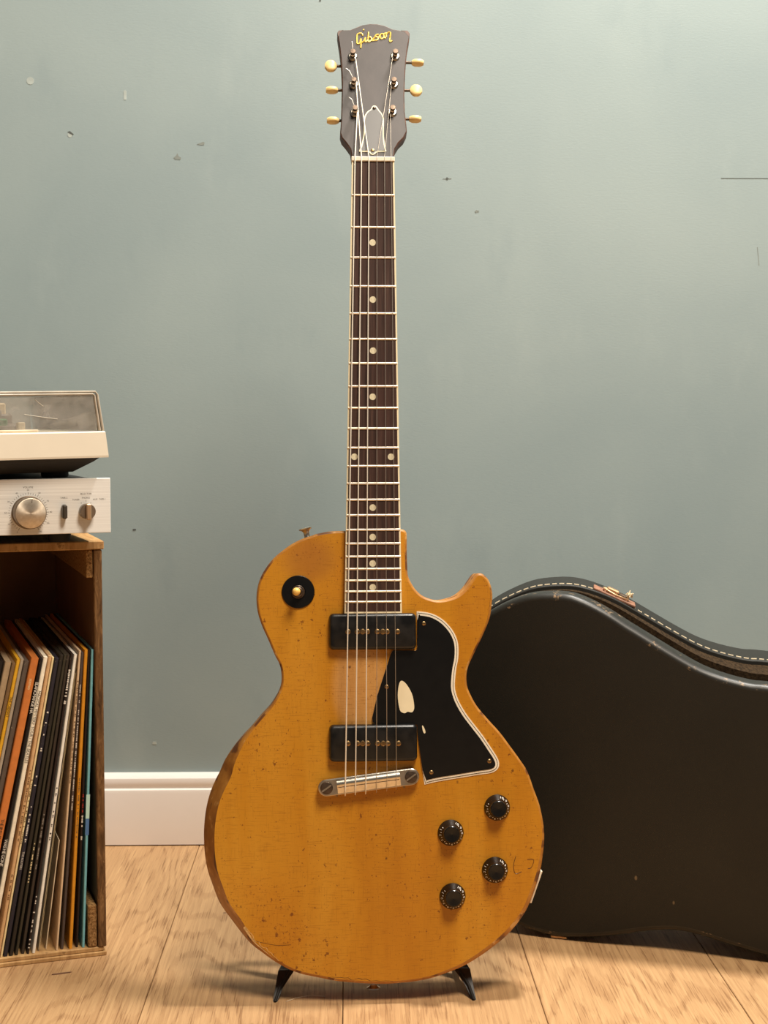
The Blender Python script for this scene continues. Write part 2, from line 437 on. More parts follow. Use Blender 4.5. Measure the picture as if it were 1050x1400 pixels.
def make_materials():
    # wall paint
    m = NT('teal_wall_paint')
    v = m.coords()
    a = m.noise(v, 3.2, 3, 0.5, 0.4)
    b = m.noise(m.coords((1, 1, 0.45)), 9, 4, 0.6)
    c1 = m.ramp(a, [(0.30, s2l(144, 159, 160)), (0.70, s2l(155, 169, 168))])
    c2 = m.mix(m.rng(b, 0.56, 0.74, 0, 0.35), c1, s2l(163, 176, 174))
    c3 = m.mix(m.rng(b, 0.44, 0.28, 0, 0.30), c2, s2l(134, 150, 153))
    fine = m.noise(m.coords((1, 1, 3)), 160, 3, 0.6)
    m.bump(m.math('ADD', m.math('MULTIPLY', fine, 0.35), b), 0.22, 0.0012)
    M['wall'] = m.done(c3, 0.62, spec=0.25)
    M['chip'] = plain('wall_chip', (130, 136, 130), 0.8)
    M['filler'] = plain('wall_filler_spot', (172, 181, 175), 0.7)
    M['hole'] = plain('wall_nail_hole', (88, 92, 88), 0.9)
    M['skirting'] = plain('white_gloss_skirting', (232, 224, 216), 0.32, var=0.03, scale=8)
    # oak
    m = NT('oak_plank')
    oi = m.n('ShaderNodeObjectInfo')
    off = m.n('ShaderNodeCombineXYZ')
    for k in range(3): m.t.links.new(m.math('MULTIPLY', oi.outputs['Random'], (7.0, 13.0, 3.0)[k]), off.inputs[k])
    big = m.noise(m.coords((4.0, 0.9, 1), offset=off.outputs[0]), 1.4, 2, 0.45, 0.3)
    wob = m.noise(m.coords((60, 14, 1), offset=off.outputs[0]), 1.0, 4, 0.6)
    phase = m.math('ADD', m.math('MULTIPLY', big, 150.0), m.math('MULTIPLY', wob, 7.0))
    w = m.math('SINE', phase)
    grain = m.noise(m.coords((300, 7, 1), offset=off.outputs[0]), 1.0, 5, 0.65)
    pores = m.noise(m.coords((640, 15, 1), offset=off.outputs[0]), 1.0, 3, 0.6)
    base = m.ramp(grain, [(0.28, s2l(176, 136, 94)), (0.72, s2l(204, 164, 117))])
    base = m.mix(m.rng(w, 0.3, 0.95, 0, 0.34), base, s2l(160, 119, 79))
    base = m.mix(m.math('MULTIPLY', m.rng(pores, 0.53, 0.61), m.rng(w, -0.5, 0.8, 0.20, 0.62)), base, s2l(128, 90, 56))
    knots = m.voronoi(m.coords((1, 0.7, 1), offset=off.outputs[0]), 9.0)
    base = m.mix(m.rng(knots, 0.03, 0.01, 0, 0.6), base, s2l(92, 58, 34))
    tone = m.ramp(oi.outputs['Random'], [(0, 0.90), (1, 1.08)])
    base = m.mix(1.0, base, tone, 'MULTIPLY')
    m.bump(m.math('ADD', m.math('MULTIPLY', pores, -0.6), grain), 0.25, 0.0006)
    M['oak'] = m.done(base, m.ramp(grain, [(0.3, 0.5), (0.7, 0.62)]), spec=0.3)
    M['gap'] = plain('dark_floor_joint', (70, 48, 32), 0.9)
    # guitar amber finish
    m = NT('amber_lacquer')
    xyz = m.sep(m.coords())
    st = m.noise(m.coords((16, 2.6, 1)), 1.0, 4, 0.55, 0.3)
    cl = m.noise(m.coords(), 9, 4, 0.6)
    base = m.ramp(st, [(0.30, s2l(178, 113, 18)), (0.52, s2l(195, 132, 28)), (0.75, s2l(208, 150, 46))])
    base = m.mix(m.rng(cl, 0.50, 0.72, 0, 0.5), base, s2l(190, 120, 18))
    # arm wear and rubbed area between the pickups: paler, browner bare patches
    dx = m.math('DIVIDE', m.math('SUBTRACT', xyz[0], -0.012), 0.030)
    dy = m.math('DIVIDE', m.math('SUBTRACT', xyz[1], 0.292), 0.050)
    dd = m.math('ADD', m.math('MULTIPLY', dx, dx), m.math('MULTIPLY', dy, dy))
    rub = m.math('MULTIPLY', m.rng(m.math('ADD', dd, m.math('MULTIPLY', cl, 0.6)), 1.5, 0.7), 0.65)
    base = m.mix(rub, base, s2l(206, 158, 100))
    dx = m.math('DIVIDE', m.math('SUBTRACT', xyz[0], -0.062), 0.030)
    dy = m.math('DIVIDE', m.math('SUBTRACT', xyz[1], 0.418), 0.026)
    dd = m.math('ADD', m.math('MULTIPLY', dx, dx), m.math('MULTIPLY', dy, dy))
    rub = m.math('MULTIPLY', m.rng(m.math('ADD', dd, m.math('MULTIPLY', cl, 0.8)), 1.7, 0.5), 0.5)
    base = m.mix(rub, base, s2l(152, 96, 44))
    # fine weather checking across the grain
    chk = m.noise(m.coords((60, 900, 1)), 1.0, 3, 0.6)
    chv = m.noise(m.coords((800, 50, 1)), 1.0, 3, 0.6)
    base = m.mix(m.rng(chk, 0.52, 0.68, 0, 0.42), base, s2l(150, 92, 16))
    base = m.mix(m.rng(chv, 0.54, 0.70, 0, 0.32), base, s2l(156, 98, 18))
    # dings
    wv = m.noise(m.coords((1.2, 1, 1)), 150, 4, 0.62)
    dens = m.noise(m.coords(), 11, 3)
    dg = m.rng(m.math('ADD', wv, m.math('MULTIPLY', dens, 0.30)), 0.785, 0.84)
    base = m.mix(m.math('MULTIPLY', dg, 0.8), base, s2l(112, 54, 14))
    wf = m.noise(m.coords((1.3, 0.9, 1)), 420, 3, 0.6)
    dg2 = m.rng(m.math('ADD', wf, m.math('MULTIPLY', cl, 0.25)), 0.75, 0.815)
    base = m.mix(m.math('MULTIPLY', dg2, 0.65), base, s2l(122, 64, 14))
    vv = m.math('ADD', m.voronoi(m.coords((1.25, 1, 1)), 48), m.math('MULTIPLY', wv, 0.22))
    dg3 = m.math('MULTIPLY', m.rng(vv, 0.215, 0.16), m.rng(dens, 0.46, 0.58))
    base = m.mix(m.math('MULTIPLY', dg3, 0.8), base, s2l(80, 40, 16))
    m.bump(m.math('SUBTRACT', 1.0, m.math('ADD', dg, m.math('MULTIPLY', m.rng(chk, 0.56, 0.72), 0.3))), 0.25, 0.0004)
    M['amber'] = m.done(base, m.ramp(cl, [(0.3, 0.30), (0.7, 0.46)]), spec=0.45)
    # guitar edge: one amber-brown finish all round, with worn brown and bare patches
    m = NT('worn_body_edge')
    n1 = m.noise(m.coords(), 60, 4, 0.65)
    n2 = m.noise(m.coords(), 28, 3, 0.6)
    c = m.ramp(n1, [(0.3, s2l(150, 92, 26)), (0.7, s2l(190, 132, 54))])
    c = m.mix(m.rng(n2, 0.56, 0.62, 0, 0.85), c, s2l(92, 50, 26))
    c = m.mix(m.rng(n1, 0.61, 0.65, 0, 0.75), c, s2l(206, 160, 96))
    M['edge'] = m.done(c, 0.5)
    M['back'] = plain('brown_back_finish', (74, 38, 18), 0.4)
    M['bare'] = plain('bare_pale_wood', (214, 176, 116), 0.75, var=0.25, scale=300)
    # rosewood
    m = NT('rosewood')
    g = m.noise(m.coords((420, 14, 1)), 1.0, 5, 0.65)
    g2 = m.noise(m.coords((30, 5, 1)), 1.0, 3)
    c = m.ramp(g, [(0.25, s2l(36, 22, 16)), (0.55, s2l(66, 44, 36)), (0.8, s2l(98, 72, 60))])
    c = m.mix(m.rng(g2, 0.45, 0.7, 0, 0.45), c, s2l(76, 46, 38))
    M['rosewood'] = m.done(c, 0.55, spec=0.3)
    M['neck'] = plain('brown_neck_finish', (66, 34, 18), 0.4)
    m = NT('aged_black_headstock')
    v = m.noise(m.coords((1, 0.5, 1)), 40, 4)
    f = m.voronoi(m.coords(), 240)
    c = m.ramp(v, [(0.3, s2l(46, 40, 38)), (0.7, s2l(66, 58, 55))])
    c = m.mix(m.rng(f, 0.16, 0.08, 0, 0.6), c, s2l(40, 32, 28))
    M['head'] = m.done(c, 0.42, spec=0.32)
    M['head_edge'] = plain('worn_headstock_edge', (84, 56, 42), 0.55, var=0.6, scale=120)
    M['ivoroid'] = plain('aged_cream_plastic', (240, 226, 190), 0.4, var=0.04)
    M['button'] = plain('yellowed_tuner_plastic', (238, 206, 140), 0.4, var=0.06)
    M['white'] = plain('cream_white_plastic', (240, 228, 206), 0.45, var=0.04)
    M['black'] = plain('glossy_black_plastic', (16, 15, 14), 0.22, var=0.2)
    M['guard'] = plain('scuffed_black_pickguard', (11, 10, 8), 0.30, var=0.35, scale=90)
    m = NT('worn_black_pickup_cover')
    v = m.noise(m.coords(), 70, 4)
    m_c = m.ramp(v, [(0.35, s2l(12, 12, 11)), (0.7, s2l(24, 22, 20))])
    M['pickup'] = m.done(m_c, m.ramp(v, [(0.35, 0.28), (0.7, 0.5)]))
    M['dull_metal'] = plain('tarnished_brass_screw', (150, 122, 84), 0.4, 1.0, var=0.3, scale=400)
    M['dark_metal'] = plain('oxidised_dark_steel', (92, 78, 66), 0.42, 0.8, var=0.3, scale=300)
    M['nickel'] = plain('aged_nickel', (214, 206, 190), 0.28, 1.0, var=0.12, scale=150)
    M['string_w'] = plain('wound_string', (244, 236, 220), 0.4, 0.3, var=0.05)
    M['string_p'] = plain('plain_steel_string', (196, 186, 172), 0.35, 0.7, var=0.05)
    M['fret'] = plain('fret_wire', (236, 220, 198), 0.34, 0.55, var=0.05)
    M['pearl'] = plain('pearloid_dot', (216, 206, 176), 0.35, var=0.2, scale=500)
    M['gold'] = plain('gold_logo_ink', (226, 190, 84), 0.4, 0.2, var=0.2, scale=300)
    M['truss'] = plain('grey_black_truss_cover', (34, 32, 31), 0.34, var=0.1)
    M['amber_tip'] = plain('amber_switch_tip', (240, 194, 104), 0.35, var=0.08)
    M['print'] = plain('white_numerals', (232, 226, 216), 0.6, var=0.03)
    M['stand'] = plain('black_steel_stand', (40, 37, 32), 0.5, 0.0, var=0.3, scale=120)
    # case
    m = NT('black_brown_tolex')
    v = m.noise(m.coords(), 900, 2, 0.6)
    w = m.noise(m.coords(), 7, 4)
    f = m.voronoi(m.coords((1, 0.6, 1)), 24)
    c = m.ramp(w, [(0.3, s2l(27, 26, 21)), (0.7, s2l(35, 33, 27))])
    c = m.mix(m.rng(f, 0.05, 0.025, 0, 0.5), c, s2l(150, 128, 96))
    m.bump(v, 0.35, 0.0004)
    M['tolex'] = m.done(c, 0.56, spec=0.35)
    m = NT('scuffed_tolex_rim')
    v = m.noise(m.coords(), 55, 5, 0.7)
    c = m.ramp(v, [(0.30, s2l(27, 26, 21)), (0.60, s2l(36, 34, 28)), (0.67, s2l(150, 122, 90))])
    M['rim'] = m.done(c, 0.42, spec=0.5)
    m = NT('brown_plush_lining')
    v = m.noise(m.coords((1, 1, 0.3)), 340, 3, 0.7)
    c = m.ramp(v, [(0.3, s2l(30, 22, 14)), (0.7, s2l(70, 54, 36))])
    m.bump(v, 0.5, 0.001)
    M['lining'] = m.done(c, 0.9, spec=0.1)
    M['case_side'] = M['tolex']
    M['thread'] = plain('cream_stitching', (226, 208, 176), 0.8)
    M['leather'] = plain('worn_red_brown_leather', (146, 102, 78), 0.6, var=0.4, scale=120)
    M['brass'] = plain('worn_brass_latch', (214, 176, 136), 0.35, 0.8, var=0.2, scale=200)
    M['tassel'] = plain('frayed_cream_thread', (232, 214, 178), 0.9)
    # crate wood
    m = NT('old_crate_board')
    v = m.noise(m.coords((150, 30, 26)), 1.2, 6, 0.7, 0.8)
    w = m.noise(m.coords((1, 1, 0.5)), 70, 5, 0.75)
    c = m.ramp(v, [(0.28, s2l(54, 36, 20)), (0.52, s2l(112, 80, 48)), (0.75, s2l(164, 126, 82))])
    c = m.mix(m.rng(w, 0.60, 0.68, 0, 0.7), c, s2l(186, 148, 100))
    m.bump(v, 0.4, 0.0012)
    M['crate'] = m.done(c, 0.75, spec=0.2)
    m = NT('old_crate_top_board')
    v = m.noise(m.coords((70, 12, 12)), 1.2, 5, 0.65, 0.5)
    w = m.noise(m.coords(), 60, 4, 0.7)
    c = m.ramp(v, [(0.25, s2l(140, 98, 56)), (0.7, s2l(206, 166, 112))])
    c = m.mix(m.rng(w, 0.60, 0.72, 0, 0.65), c, s2l(86, 52, 28))
    m.bump(v, 0.4, 0.0012)
    M['crate_top'] = m.done(c, 0.75, spec=0.2)
    m = NT('crate_end_grain')
    v = m.noise(m.coords(), 420, 3, 0.7)
    c = m.ramp(v, [(0.35, s2l(96, 62, 34)), (0.7, s2l(188, 148, 96))])
    M['endgrain'] = m.done(c, 0.85, spec=0.1)
    M['crate_in'] = plain('crate_inner_panel', (112, 78, 46), 0.7, var=0.2, scale=14)
    # hi-fi
    m = NT('brushed_silver_front')
    v = m.noise(m.coords((4, 4, 900)), 1.0, 4, 0.65)
    c = m.ramp(v, [(0.3, s2l(220, 218, 212)), (0.7, s2l(248, 247, 242))])
    M['silver'] = m.done(c, 0.45, 0.12, spec=0.5)
    m = NT('spun_silver_knob')
    v = m.noise(m.coords((300, 300, 300)), 1.0, 3)
    m.b.inputs['Anisotropic'].default_value = 0.8
    tn = m.n('ShaderNodeTangent'); tn.direction_type = 'RADIAL'; tn.axis = 'Z'
    m.t.links.new(tn.outputs[0], m.b.inputs['Tangent'])
    M['knob'] = m.done(m.ramp(v, [(0.3, s2l(196, 180, 158)), (0.7, s2l(212, 198, 178))]), 0.42, 0.75)
    M['knob_side'] = plain('bronze_knob_side', (140, 124, 106), 0.4, 0.7)
    M['copper'] = plain('bronze_pointer', (214, 178, 140), 0.35, 0.7)
    M['switch'] = plain('dark_grey_lever', (74, 68, 60), 0.4, 0.4)
    M['ink'] = plain('dark_printed_lettering', (92, 84, 76), 0.7, var=0.05)
    M['chassis'] = plain('black_hifi_chassis', (14, 12, 11), 0.55)
    M['feet'] = plain('black_rubber', (18, 16, 15), 0.7)
    M['plinth'] = plain('cream_beige_plinth', (224, 214, 194), 0.45, var=0.03, scale=20)
    M['grey_part'] = plain('grey_plastic_part', (112, 106, 98), 0.45)
    M['cream_part'] = plain('cream_plastic_part', (226, 208, 176), 0.5)
    M['green'] = plain('green_record_label', (70, 150, 96), 0.6)
    M['vinyl'] = plain('black_vinyl', (22, 21, 20), 0.3)
    m = NT('smoky_acrylic')
    t = m.t
    tr = t.nodes.new('ShaderNodeBsdfTransparent'); tr.inputs[0].default_value = (0.95, 0.94, 0.92, 1)
    gl = t.nodes.new('ShaderNodeBsdfGlossy'); gl.inputs['Roughness'].default_value = 0.08
    df = t.nodes.new('ShaderNodeBsdfDiffuse'); df.inputs[0].default_value = (0.80, 0.77, 0.71, 1)
    fr = t.nodes.new('ShaderNodeFresnel'); fr.inputs[0].default_value = 1.4
    dust = m.ramp(m.noise(m.coords(), 60, 5, 0.7), [(0.35, 0.14), (0.75, 0.36)])
    m1 = t.nodes.new('ShaderNodeMixShader'); m2 = t.nodes.new('ShaderNodeMixShader')
    t.links.new(dust, m1.inputs[0]); t.links.new(tr.outputs[0], m1.inputs[1]); t.links.new(df.outputs[0], m1.inputs[2])
    t.links.new(fr.outputs[0], m2.inputs[0]); t.links.new(m1.outputs[0], m2.inputs[1]); t.links.new(gl.outputs[0], m2.inputs[2])
    t.links.new(m2.outputs[0], t.nodes['Material Output'].inputs[0])
    M['acrylic'] = m.mat
    M['acrylic_edge'] = plain('frosted_acrylic_edge', (172, 160, 142), 0.3)
    M['acrylic_lip'] = M['acrylic_edge']
    M['scratch'] = plain('pale_scratch', (220, 212, 196), 0.7)
    M['splinter'] = plain('dark_wood_splinter', (120, 86, 64), 0.8)


make_materials()

# ------------------------------------------------------------------ the setting
w = MB().box(-3000, 3000, 0, 80, 0, 2600)
wall = tag(w.build('wall_back', M['wall']), 'teal grey painted plaster wall with faint patches', kind='structure')


def wall_mark(name, x, z, pts, mat, lift=0.35):
    MB().prism([(a, b) for a, b in pts], 0, lift).build(name, mat, wall, loc=(x, 0, z), rot=(R(90), 0, 0))


wall_mark('nail_hole', -365, 951, [(-4, 2), (-1, 3), (4, -1), (3, -2.4), (-2, 0)], M['hole'])
wall_mark('filler_spot', -366, 949, circle(0, 0, 3.2, 10), M['filler'], 0.25)
wall_mark('paint_chip', -225, 921, [(-5, -1), (-2, 1.5), (0, 5), (1.5, 1), (5, -1), (4, -3.4), (-3, -3)], M['chip'])
wall_mark('paint_chip', -194, 939, [(-5, -1.4), (-2, 0), (3, 1.8), (5, 1), (4.5, -2), (0, -2.6)], M['chip'])
wall_mark('nail_hole', 132, 894, circle(0, 0, 1.8, 8), M['hole'])
wall_mark('scuff', 132, 894, [(-6, -0.4), (0, 0.6), (6, 0.5), (5, -0.3), (0, -0.5)], M['chip'], 0.3)
wall_mark('paint_chip', 172, 851, [(-3, 0), (-1, 2), (3, 1), (2, -1), (0, -0.5), (-1, -2)], M['chip'])
wall_mark('scratch', 540, 896, [(-42, -0.5), (42, -0.3), (42, 0.4), (-42, 0.3)], M['hole'], 0.25)
wall_mark('scratch', 550, 793, [(-2, 12), (-1, 12), (1.6, -12), (0.6, -12)], M['chip'], 0.25)
wall_mark('filler_spot', -293, 1001, [(-1.6, -6), (1.6, -6), (2, 5), (0, 7), (-2, 5)], M['filler'], 0.25)
wall_mark('filler_spot', -417, 1019, circle(0, 0, 5, 12), M['filler'], 0.25)
wall_mark('paint_chip', -287, 427, [(-2, -1), (2, -1), (2.4, 1), (-2, 1.2)], M['hole'])
wall_mark('filler_spot', -263, 137, [(-3, -1.5), (3, -1.5), (2, 2), (-2, 2)], M['filler'])
wall_mark('nail_hole', -36, 1125, circle(0, 0, 1.4, 8), M['hole'])

# skirting board: moulded profile (y towards the room is negative)
prof = [(0, 1.6), (-16, 1.6), (-16, 72), (-15, 76), (-11.5, 78), (-12.5, 81), (-13.2, 86), (-12, 91), (-8, 95), (-4, 97), (0, 97)]
b = MB().rings([[(-3000, y, z) for y, z in prof], [(3000, y, z) for y, z in prof]])
tag(b.build('baseboard_back', M['skirting'], smooth=30), 'white gloss skirting board with moulded top edge', kind='structure')

fl = tag(MB().box(-3000, 3000, -4000, 0, -40, -6).build('floor', M['gap']), 'pale oak plank floor', kind='structure')
PW = 196.0
pm = None
for i in range(-9, 10):
    for j in range(2):
        if pm is None:
            pm = MB().box(-PW / 2 + 0.35, PW / 2 - 0.35, 0, 2000 - 0.8, -6, 0, ch=0.7).build('plank', M['oak'], fl)
            o = pm
        else:
            o = copy_part(pm, fl)
        o.location = ((-6 + PW * (i + 0.5)) * MM, (-2000 * (j + 1) + 0.4) * MM, 0)

# ------------------------------------------------------------------ electric guitar (local x across, y up the neck, z out of the front)
def frame_rot(yaw, lean):
    a, t = R(yaw), R(lean)
    u = Vector((math.cos(a), math.sin(a), 0))
    v = Vector((-math.sin(a) * math.sin(t), math.cos(a) * math.sin(t), math.cos(t)))
    n = u.cross(v)
    return Matrix((u, v, n)).transposed().to_euler()


gt = empty('electric_guitar', [c * MM for c in GUITAR_O], frame_rot(2, 6.4))
tag(gt, 'worn amber single-cutaway electric guitar leaning upright on a low black stand', 'guitar')

# body
con = spline(BODY, 4, closed=False)
con = ccw(con)
inset, deep, left_low = [], [], []
for x, y in con:
    sm = lambda v, a, b: max(0.0, min(1.0, (v - a) / (b - a)))
    ll = sm(-x, 60, 135) * sm(250 - y, 0, 40) * sm(y, 12, 60)
    lr = sm(x, 60, 130) * sm(150 - y, 0, 60) * 0.45
    bt = sm(60 - y, 0, 40) * 0.2
    inset.append(2.2 + 7.4 * ll + 6.0 * lr + 4 * bt)
    deep.append(3.0 + 25.0 * ll + 5.0 * lr + 2 * bt)
    left_low.append(ll)
r0 = offset(con, [-k for k in inset])
# the lower left side falls away steeply from a crisp edge, the rest is a small round-over
wide = offset(con, [2.4 * k for k in left_low])
r1 = offset(con, [-i * (0.45 + 0.39 * k) for i, k in zip(inset, left_low)])
r2 = offset(con, [-i * (0.10 + 0.28 * k) for i, k in zip(inset, left_low)])
rings = [[(x, y, 0) for x, y in r0],
         [(x, y, -d * 0.16) for (x, y), d in zip(r1, deep)],
         [(x, y, -d * 0.55) for (x, y), d in zip(r2, deep)],
         [(x, y, -d) for (x, y), d in zip(wide, deep)],
         [(x, y, -40) for x, y in wide],
         [(x, y, -44) for x, y in offset(wide, -3.5)]]
body = MB().rings(rings, mis=[1, 1, 1, 1, 1], cap_mis=(0, 2)).build('body', [M['amber'], M['edge'], M['back']], gt, smooth=40)
for p in body.data.polygons:
    if p.material_index != 1: p.use_smooth = False          # front and back are flat slabs

# bare chips on the rim at the lower left and the horn
def chip_strip(i0, i1, name, mat, w0, w1, seed):
    rnd = random.Random(seed)
    out, inn = [], []
    for i in range(i0, i1 + 1):
        n = normals(con)[i]
        p = con[i]
        k = inset[i]
        t = max(0.0, math.sin(math.pi * (i - i0) / (i1 - i0))) ** 0.5
        a = k * 0.72; bq = k + t * rnd.uniform(w0, w1)
        out.append((p[0] - n.x * a, p[1] - n.y * a)); inn.append((p[0] - n.x * bq, p[1] - n.y * bq))
    mb = MB()
    n = len(out)
    vs = [(x, y, -0.55) for x, y in out] + [(x, y, 0.12) for x, y in inn]
    mb.add(vs, [(i, i + 1, n + i + 1, n + i) for i in range(n - 1)])
    return mb.build(name, mat, body)


def nearest(x, y):
    return min(range(len(con)), key=lambda i: (con[i][0] - x) ** 2 + (con[i][1] - y) ** 2)


i0, i1 = sorted((nearest(-135, 52), nearest(-96, 16)))
chip_strip(i0, i1, 'bare_edge_chip', M['bare'], 0.5, 3.2, 3)
i0, i1 = sorted((nearest(-45, 3), nearest(18, 0)))
chip_strip(i0, i1, 'dark_edge_chip', M['back'], 0.2, 2.6, 5)
i0, i1 = sorted((nearest(116, 385), nearest(118, 350)))
chip_strip(i0, i1, 'dark_edge_chip', M['back'], 0.0, 0.8, 9)

# stain marks near the lower right edge, scratches
def px_marks(strokes, name, mat, r=0.35):
    for s in strokes:
        MB().tube([(x, y, 0.02) for x, y in spline(s, 3)], r, 5).build(name, mat, body)


px_marks([[(141.5, 121), (139.0, 112), (141.0, 104), (147.0, 106)], [(153.0, 118), (159.5, 117.5), (157.0, 110), (153.5, 109)]], 'stain_mark', M['back'], 0.3)
px_marks([[(-116, 43), (-106, 40.5), (-94, 38.5), (-82, 39)]], 'scratch', M['back'], 0.18)

# neck shaft and fretboard
(nx0, nv), (nx1, _) = NUT
(ex0, ev), (ex1, _) = BOARD_END
nv = 818.2; ev = 363.7
ZB = 1.0; ZT = 7.0                                     # underside and top of the fretboard


def edge_x(v):
    t = (nv - v) / (nv - ev)
    return nx0 + (ex0 - nx0) * t, nx1 + (ex1 - nx1) * t


rs = []
for v, dpt in ((nv + 4, 13), (nv - 20, 15), (620, 17), (470, 19), (440, 24), (428, 36)):
    a, b_ = edge_x(min(v, nv))
    c, h = (a + b_) / 2, (b_ - a) / 2
    ring = [(a + 0.2, v, ZB + 0.5)]
    for k in range(0, 13):
        an = math.pi * k / 12
        ring.append((c - (h - 0.2) * math.cos(an), v, ZB - 1 - dpt * math.sin(an) ** 0.8))
    ring.append((b_ - 0.2, v, ZB + 0.5))
    rs.append(ring)
MB().rings(rs).build('neck', M['neck'], gt, smooth=50)

m_ = MB()
BW = 1.6
(a0, b0), (a1, b1) = edge_x(nv), edge_x(ev)
q = [(a0 + BW, nv), (a1 + BW, ev + BW), (b1 - BW, ev + BW), (b0 - BW, nv)]
m_.prism(q, ZB, ZT - 0.15)
board = m_.build('fretboard', M['rosewood'], gt)
for nm, poly in (('binding', [(a0, nv), (a1, ev), (a1 + BW, ev + BW), (a0 + BW, nv)]),
                 ('binding', [(b0 - BW, nv), (b1 - BW, ev + BW), (b1, ev), (b0, nv)]),
                 ('binding', [(a1, ev), (b1, ev), (b1 - BW, ev + BW), (a1 + BW, ev + BW)])):
    MB().prism(poly, ZB, ZT).build(nm, M['ivoroid'], board)
SCALE = 616.0
for k in range(1, 23):
    v = nv - SCALE * (1 - 2 ** (-k / 12))
    a, b_ = edge_x(v)
    MB().rings([[(x, v - 1.15, ZT - 0.15), (x, v - 0.8, ZT + 0.7), (x, v, ZT + 1.0), (x, v + 0.8, ZT + 0.7), (x, v + 1.15, ZT - 0.15)]
                for x in (a + 0.5, b_ - 0.5)]).build('fret', M['fret'], board, smooth=60)
dot = MB().prism(circle(0, 0, 3.3, 20), ZT - 0.4, ZT + 0.02)
d0 = None
for x, y in DOTS:
    if d0 is None: d0 = o = dot.build('position_dot', M['pearl'], board)
    else: o = copy_part(d0, board)
    o.location = (x * MM, y * MM, 0)

MB().box(nx0 - 0.4, nx1 + 0.4, nv - 0.2, nv + 4.6, ZB, ZT + 1.6, ch=0.6).build('nut', M['white'], gt)

# headstock, tilted back 15 degrees at the nut
HT = R(15)


def h2g(x, y, z):
    return (HEAD_O[0] + x, HEAD_O[1] + y * math.cos(HT) + z * math.sin(HT), HEAD_O[2] - y * math.sin(HT) + z * math.cos(HT))


def at_head(o):
    o.location = [c * MM for c in HEAD_O]
    o.rotation_euler = (-HT, 0, 0)
    return o


hc = ccw(HEAD)
hi = offset(hc, -1.0)
hs = MB().rings([[(x, y, 0) for x, y in hi], [(x, y, -0.9) for x, y in hc], [(x, y, -13) for x, y in hc], [(x, y, -14) for x, y in hi]],
                mis=[1, 1, 1], cap_mis=(0, 1)).build('headstock', [M['head'], M['head_edge']], gt, smooth=40)
at_head(hs)
# gold script lettering as small raised strokes
for st in LOGO:
    pts = [(x, y, 0.05) for x, y in spline(st, 4)]
    MB().tube(pts, 0.98, 6).build('logo_letter_stroke', M['gold'], hs, smooth=60)
for pts in ([(-33.9, 150.0), (-32.6, 152.2), (-27.8, 153.0), (-30.6, 150.9), (-32.0, 148.4), (-33.0, 145.0)], [(41.2, 150.6), (39.1, 153.5), (32.6, 153.6), (36.4, 151.6), (38.6, 148.6), (40.3, 146.0)]):
    MB().prism(pts, -0.4, 0.08).build('worn_corner', M['head_edge'], hs)
# truss rod cover
tcv = ccw(spline(TRUSS, 2, closed=True))
tr = MB().prism(tcv, 0.0, 0.9).build('truss_rod_cover', M['ivoroid'], gt)
at_head(tr)
MB().prism(offset(tcv, -1.25), 0.9, 1.25).build('black_face', M['truss'], tr)
for k, (x, y) in enumerate(TRUSS_SCREWS):
    MB().lathe([(1.7, 1.2), (1.7, 1.7), (1.1, 2.2), (0.01, 2.3)] if k == 0 else [(1.9, 1.2), (1.9, 1.5), (1.2, 1.9), (0.01, 1.9)], (x, y, 0), n=14).build(
        'screw', M['dark_metal'] if k == 0 else M['dull_metal'], tr, smooth=40)
# tuners
for k, (x, y) in enumerate(POSTS):
    side = -1 if k < 3 else 1
    tm = MB().lathe([(2.6, -1), (2.6, 3.2), (2.2, 4.2), (2.0, 6.4), (2.6, 7.6), (2.9, 9.4), (2.6, 10.2), (0.01, 10.3)], (x, y, 0), n=20).build(
        'tuning_post', M['dark_metal'], gt, smooth=40)
    at_head(tm)
    MB().lathe([(5.0, -0.2), (5.0, 0.7), (4.4, 1.3), (4.0, 1.5), (3.8, 2.1), (2.7, 2.2)], (x, y, 0), n=24).build('bushing', M['nickel'], tm, smooth=30)
    bx_, by = BUTTONS[k]
    # shaft runs sideways from the gear under the headstock to the button
    xa = x + side * 6; xb = bx_ - side * 5
    MB().lathe([(1.5, min(xa, xb)), (1.5, max(xa, xb))], (0, by, -8), axis='x', n=12).build('tuner_shaft', M['dark_metal'], tm, smooth=40)
    rs = []
    flat = k in (0, 4)
    L, W1, W2, T = 6.2, 3.6, 5.9, 3.2
    for j in range(9):
        t = j / 8
        px_ = -L + 2 * L * t
        if flat:
            e = max(0.12, (1 - abs(2 * t - 1) ** 2.6)) ** 0.5
            wy, wz = 6.4 * e, T * max(0.5, e)
        else:
            e = max(0.5, (1 - abs(2 * t - 1) ** 6)) ** 0.5
            wy, wz = 2.7 * e * (0.92 + 0.14 * t), 4.8 * max(0.25, (1 - abs(2 * t - 1) ** 2.6)) ** 0.5
        ring = []
        for q_ in range(16):
            a = 2 * math.pi * q_ / 16
            ca, sa = math.cos(a), math.sin(a)
            ex = 0.55
            ring.append((bx_ + side * px_, by + wy * math.copysign(abs(ca) ** ex, ca), -8 + wz * math.copysign(abs(sa) ** ex, sa)))
        rs.append(ring)
    MB().rings(rs).build('tuner_button', M['button'], tm, smooth=50)

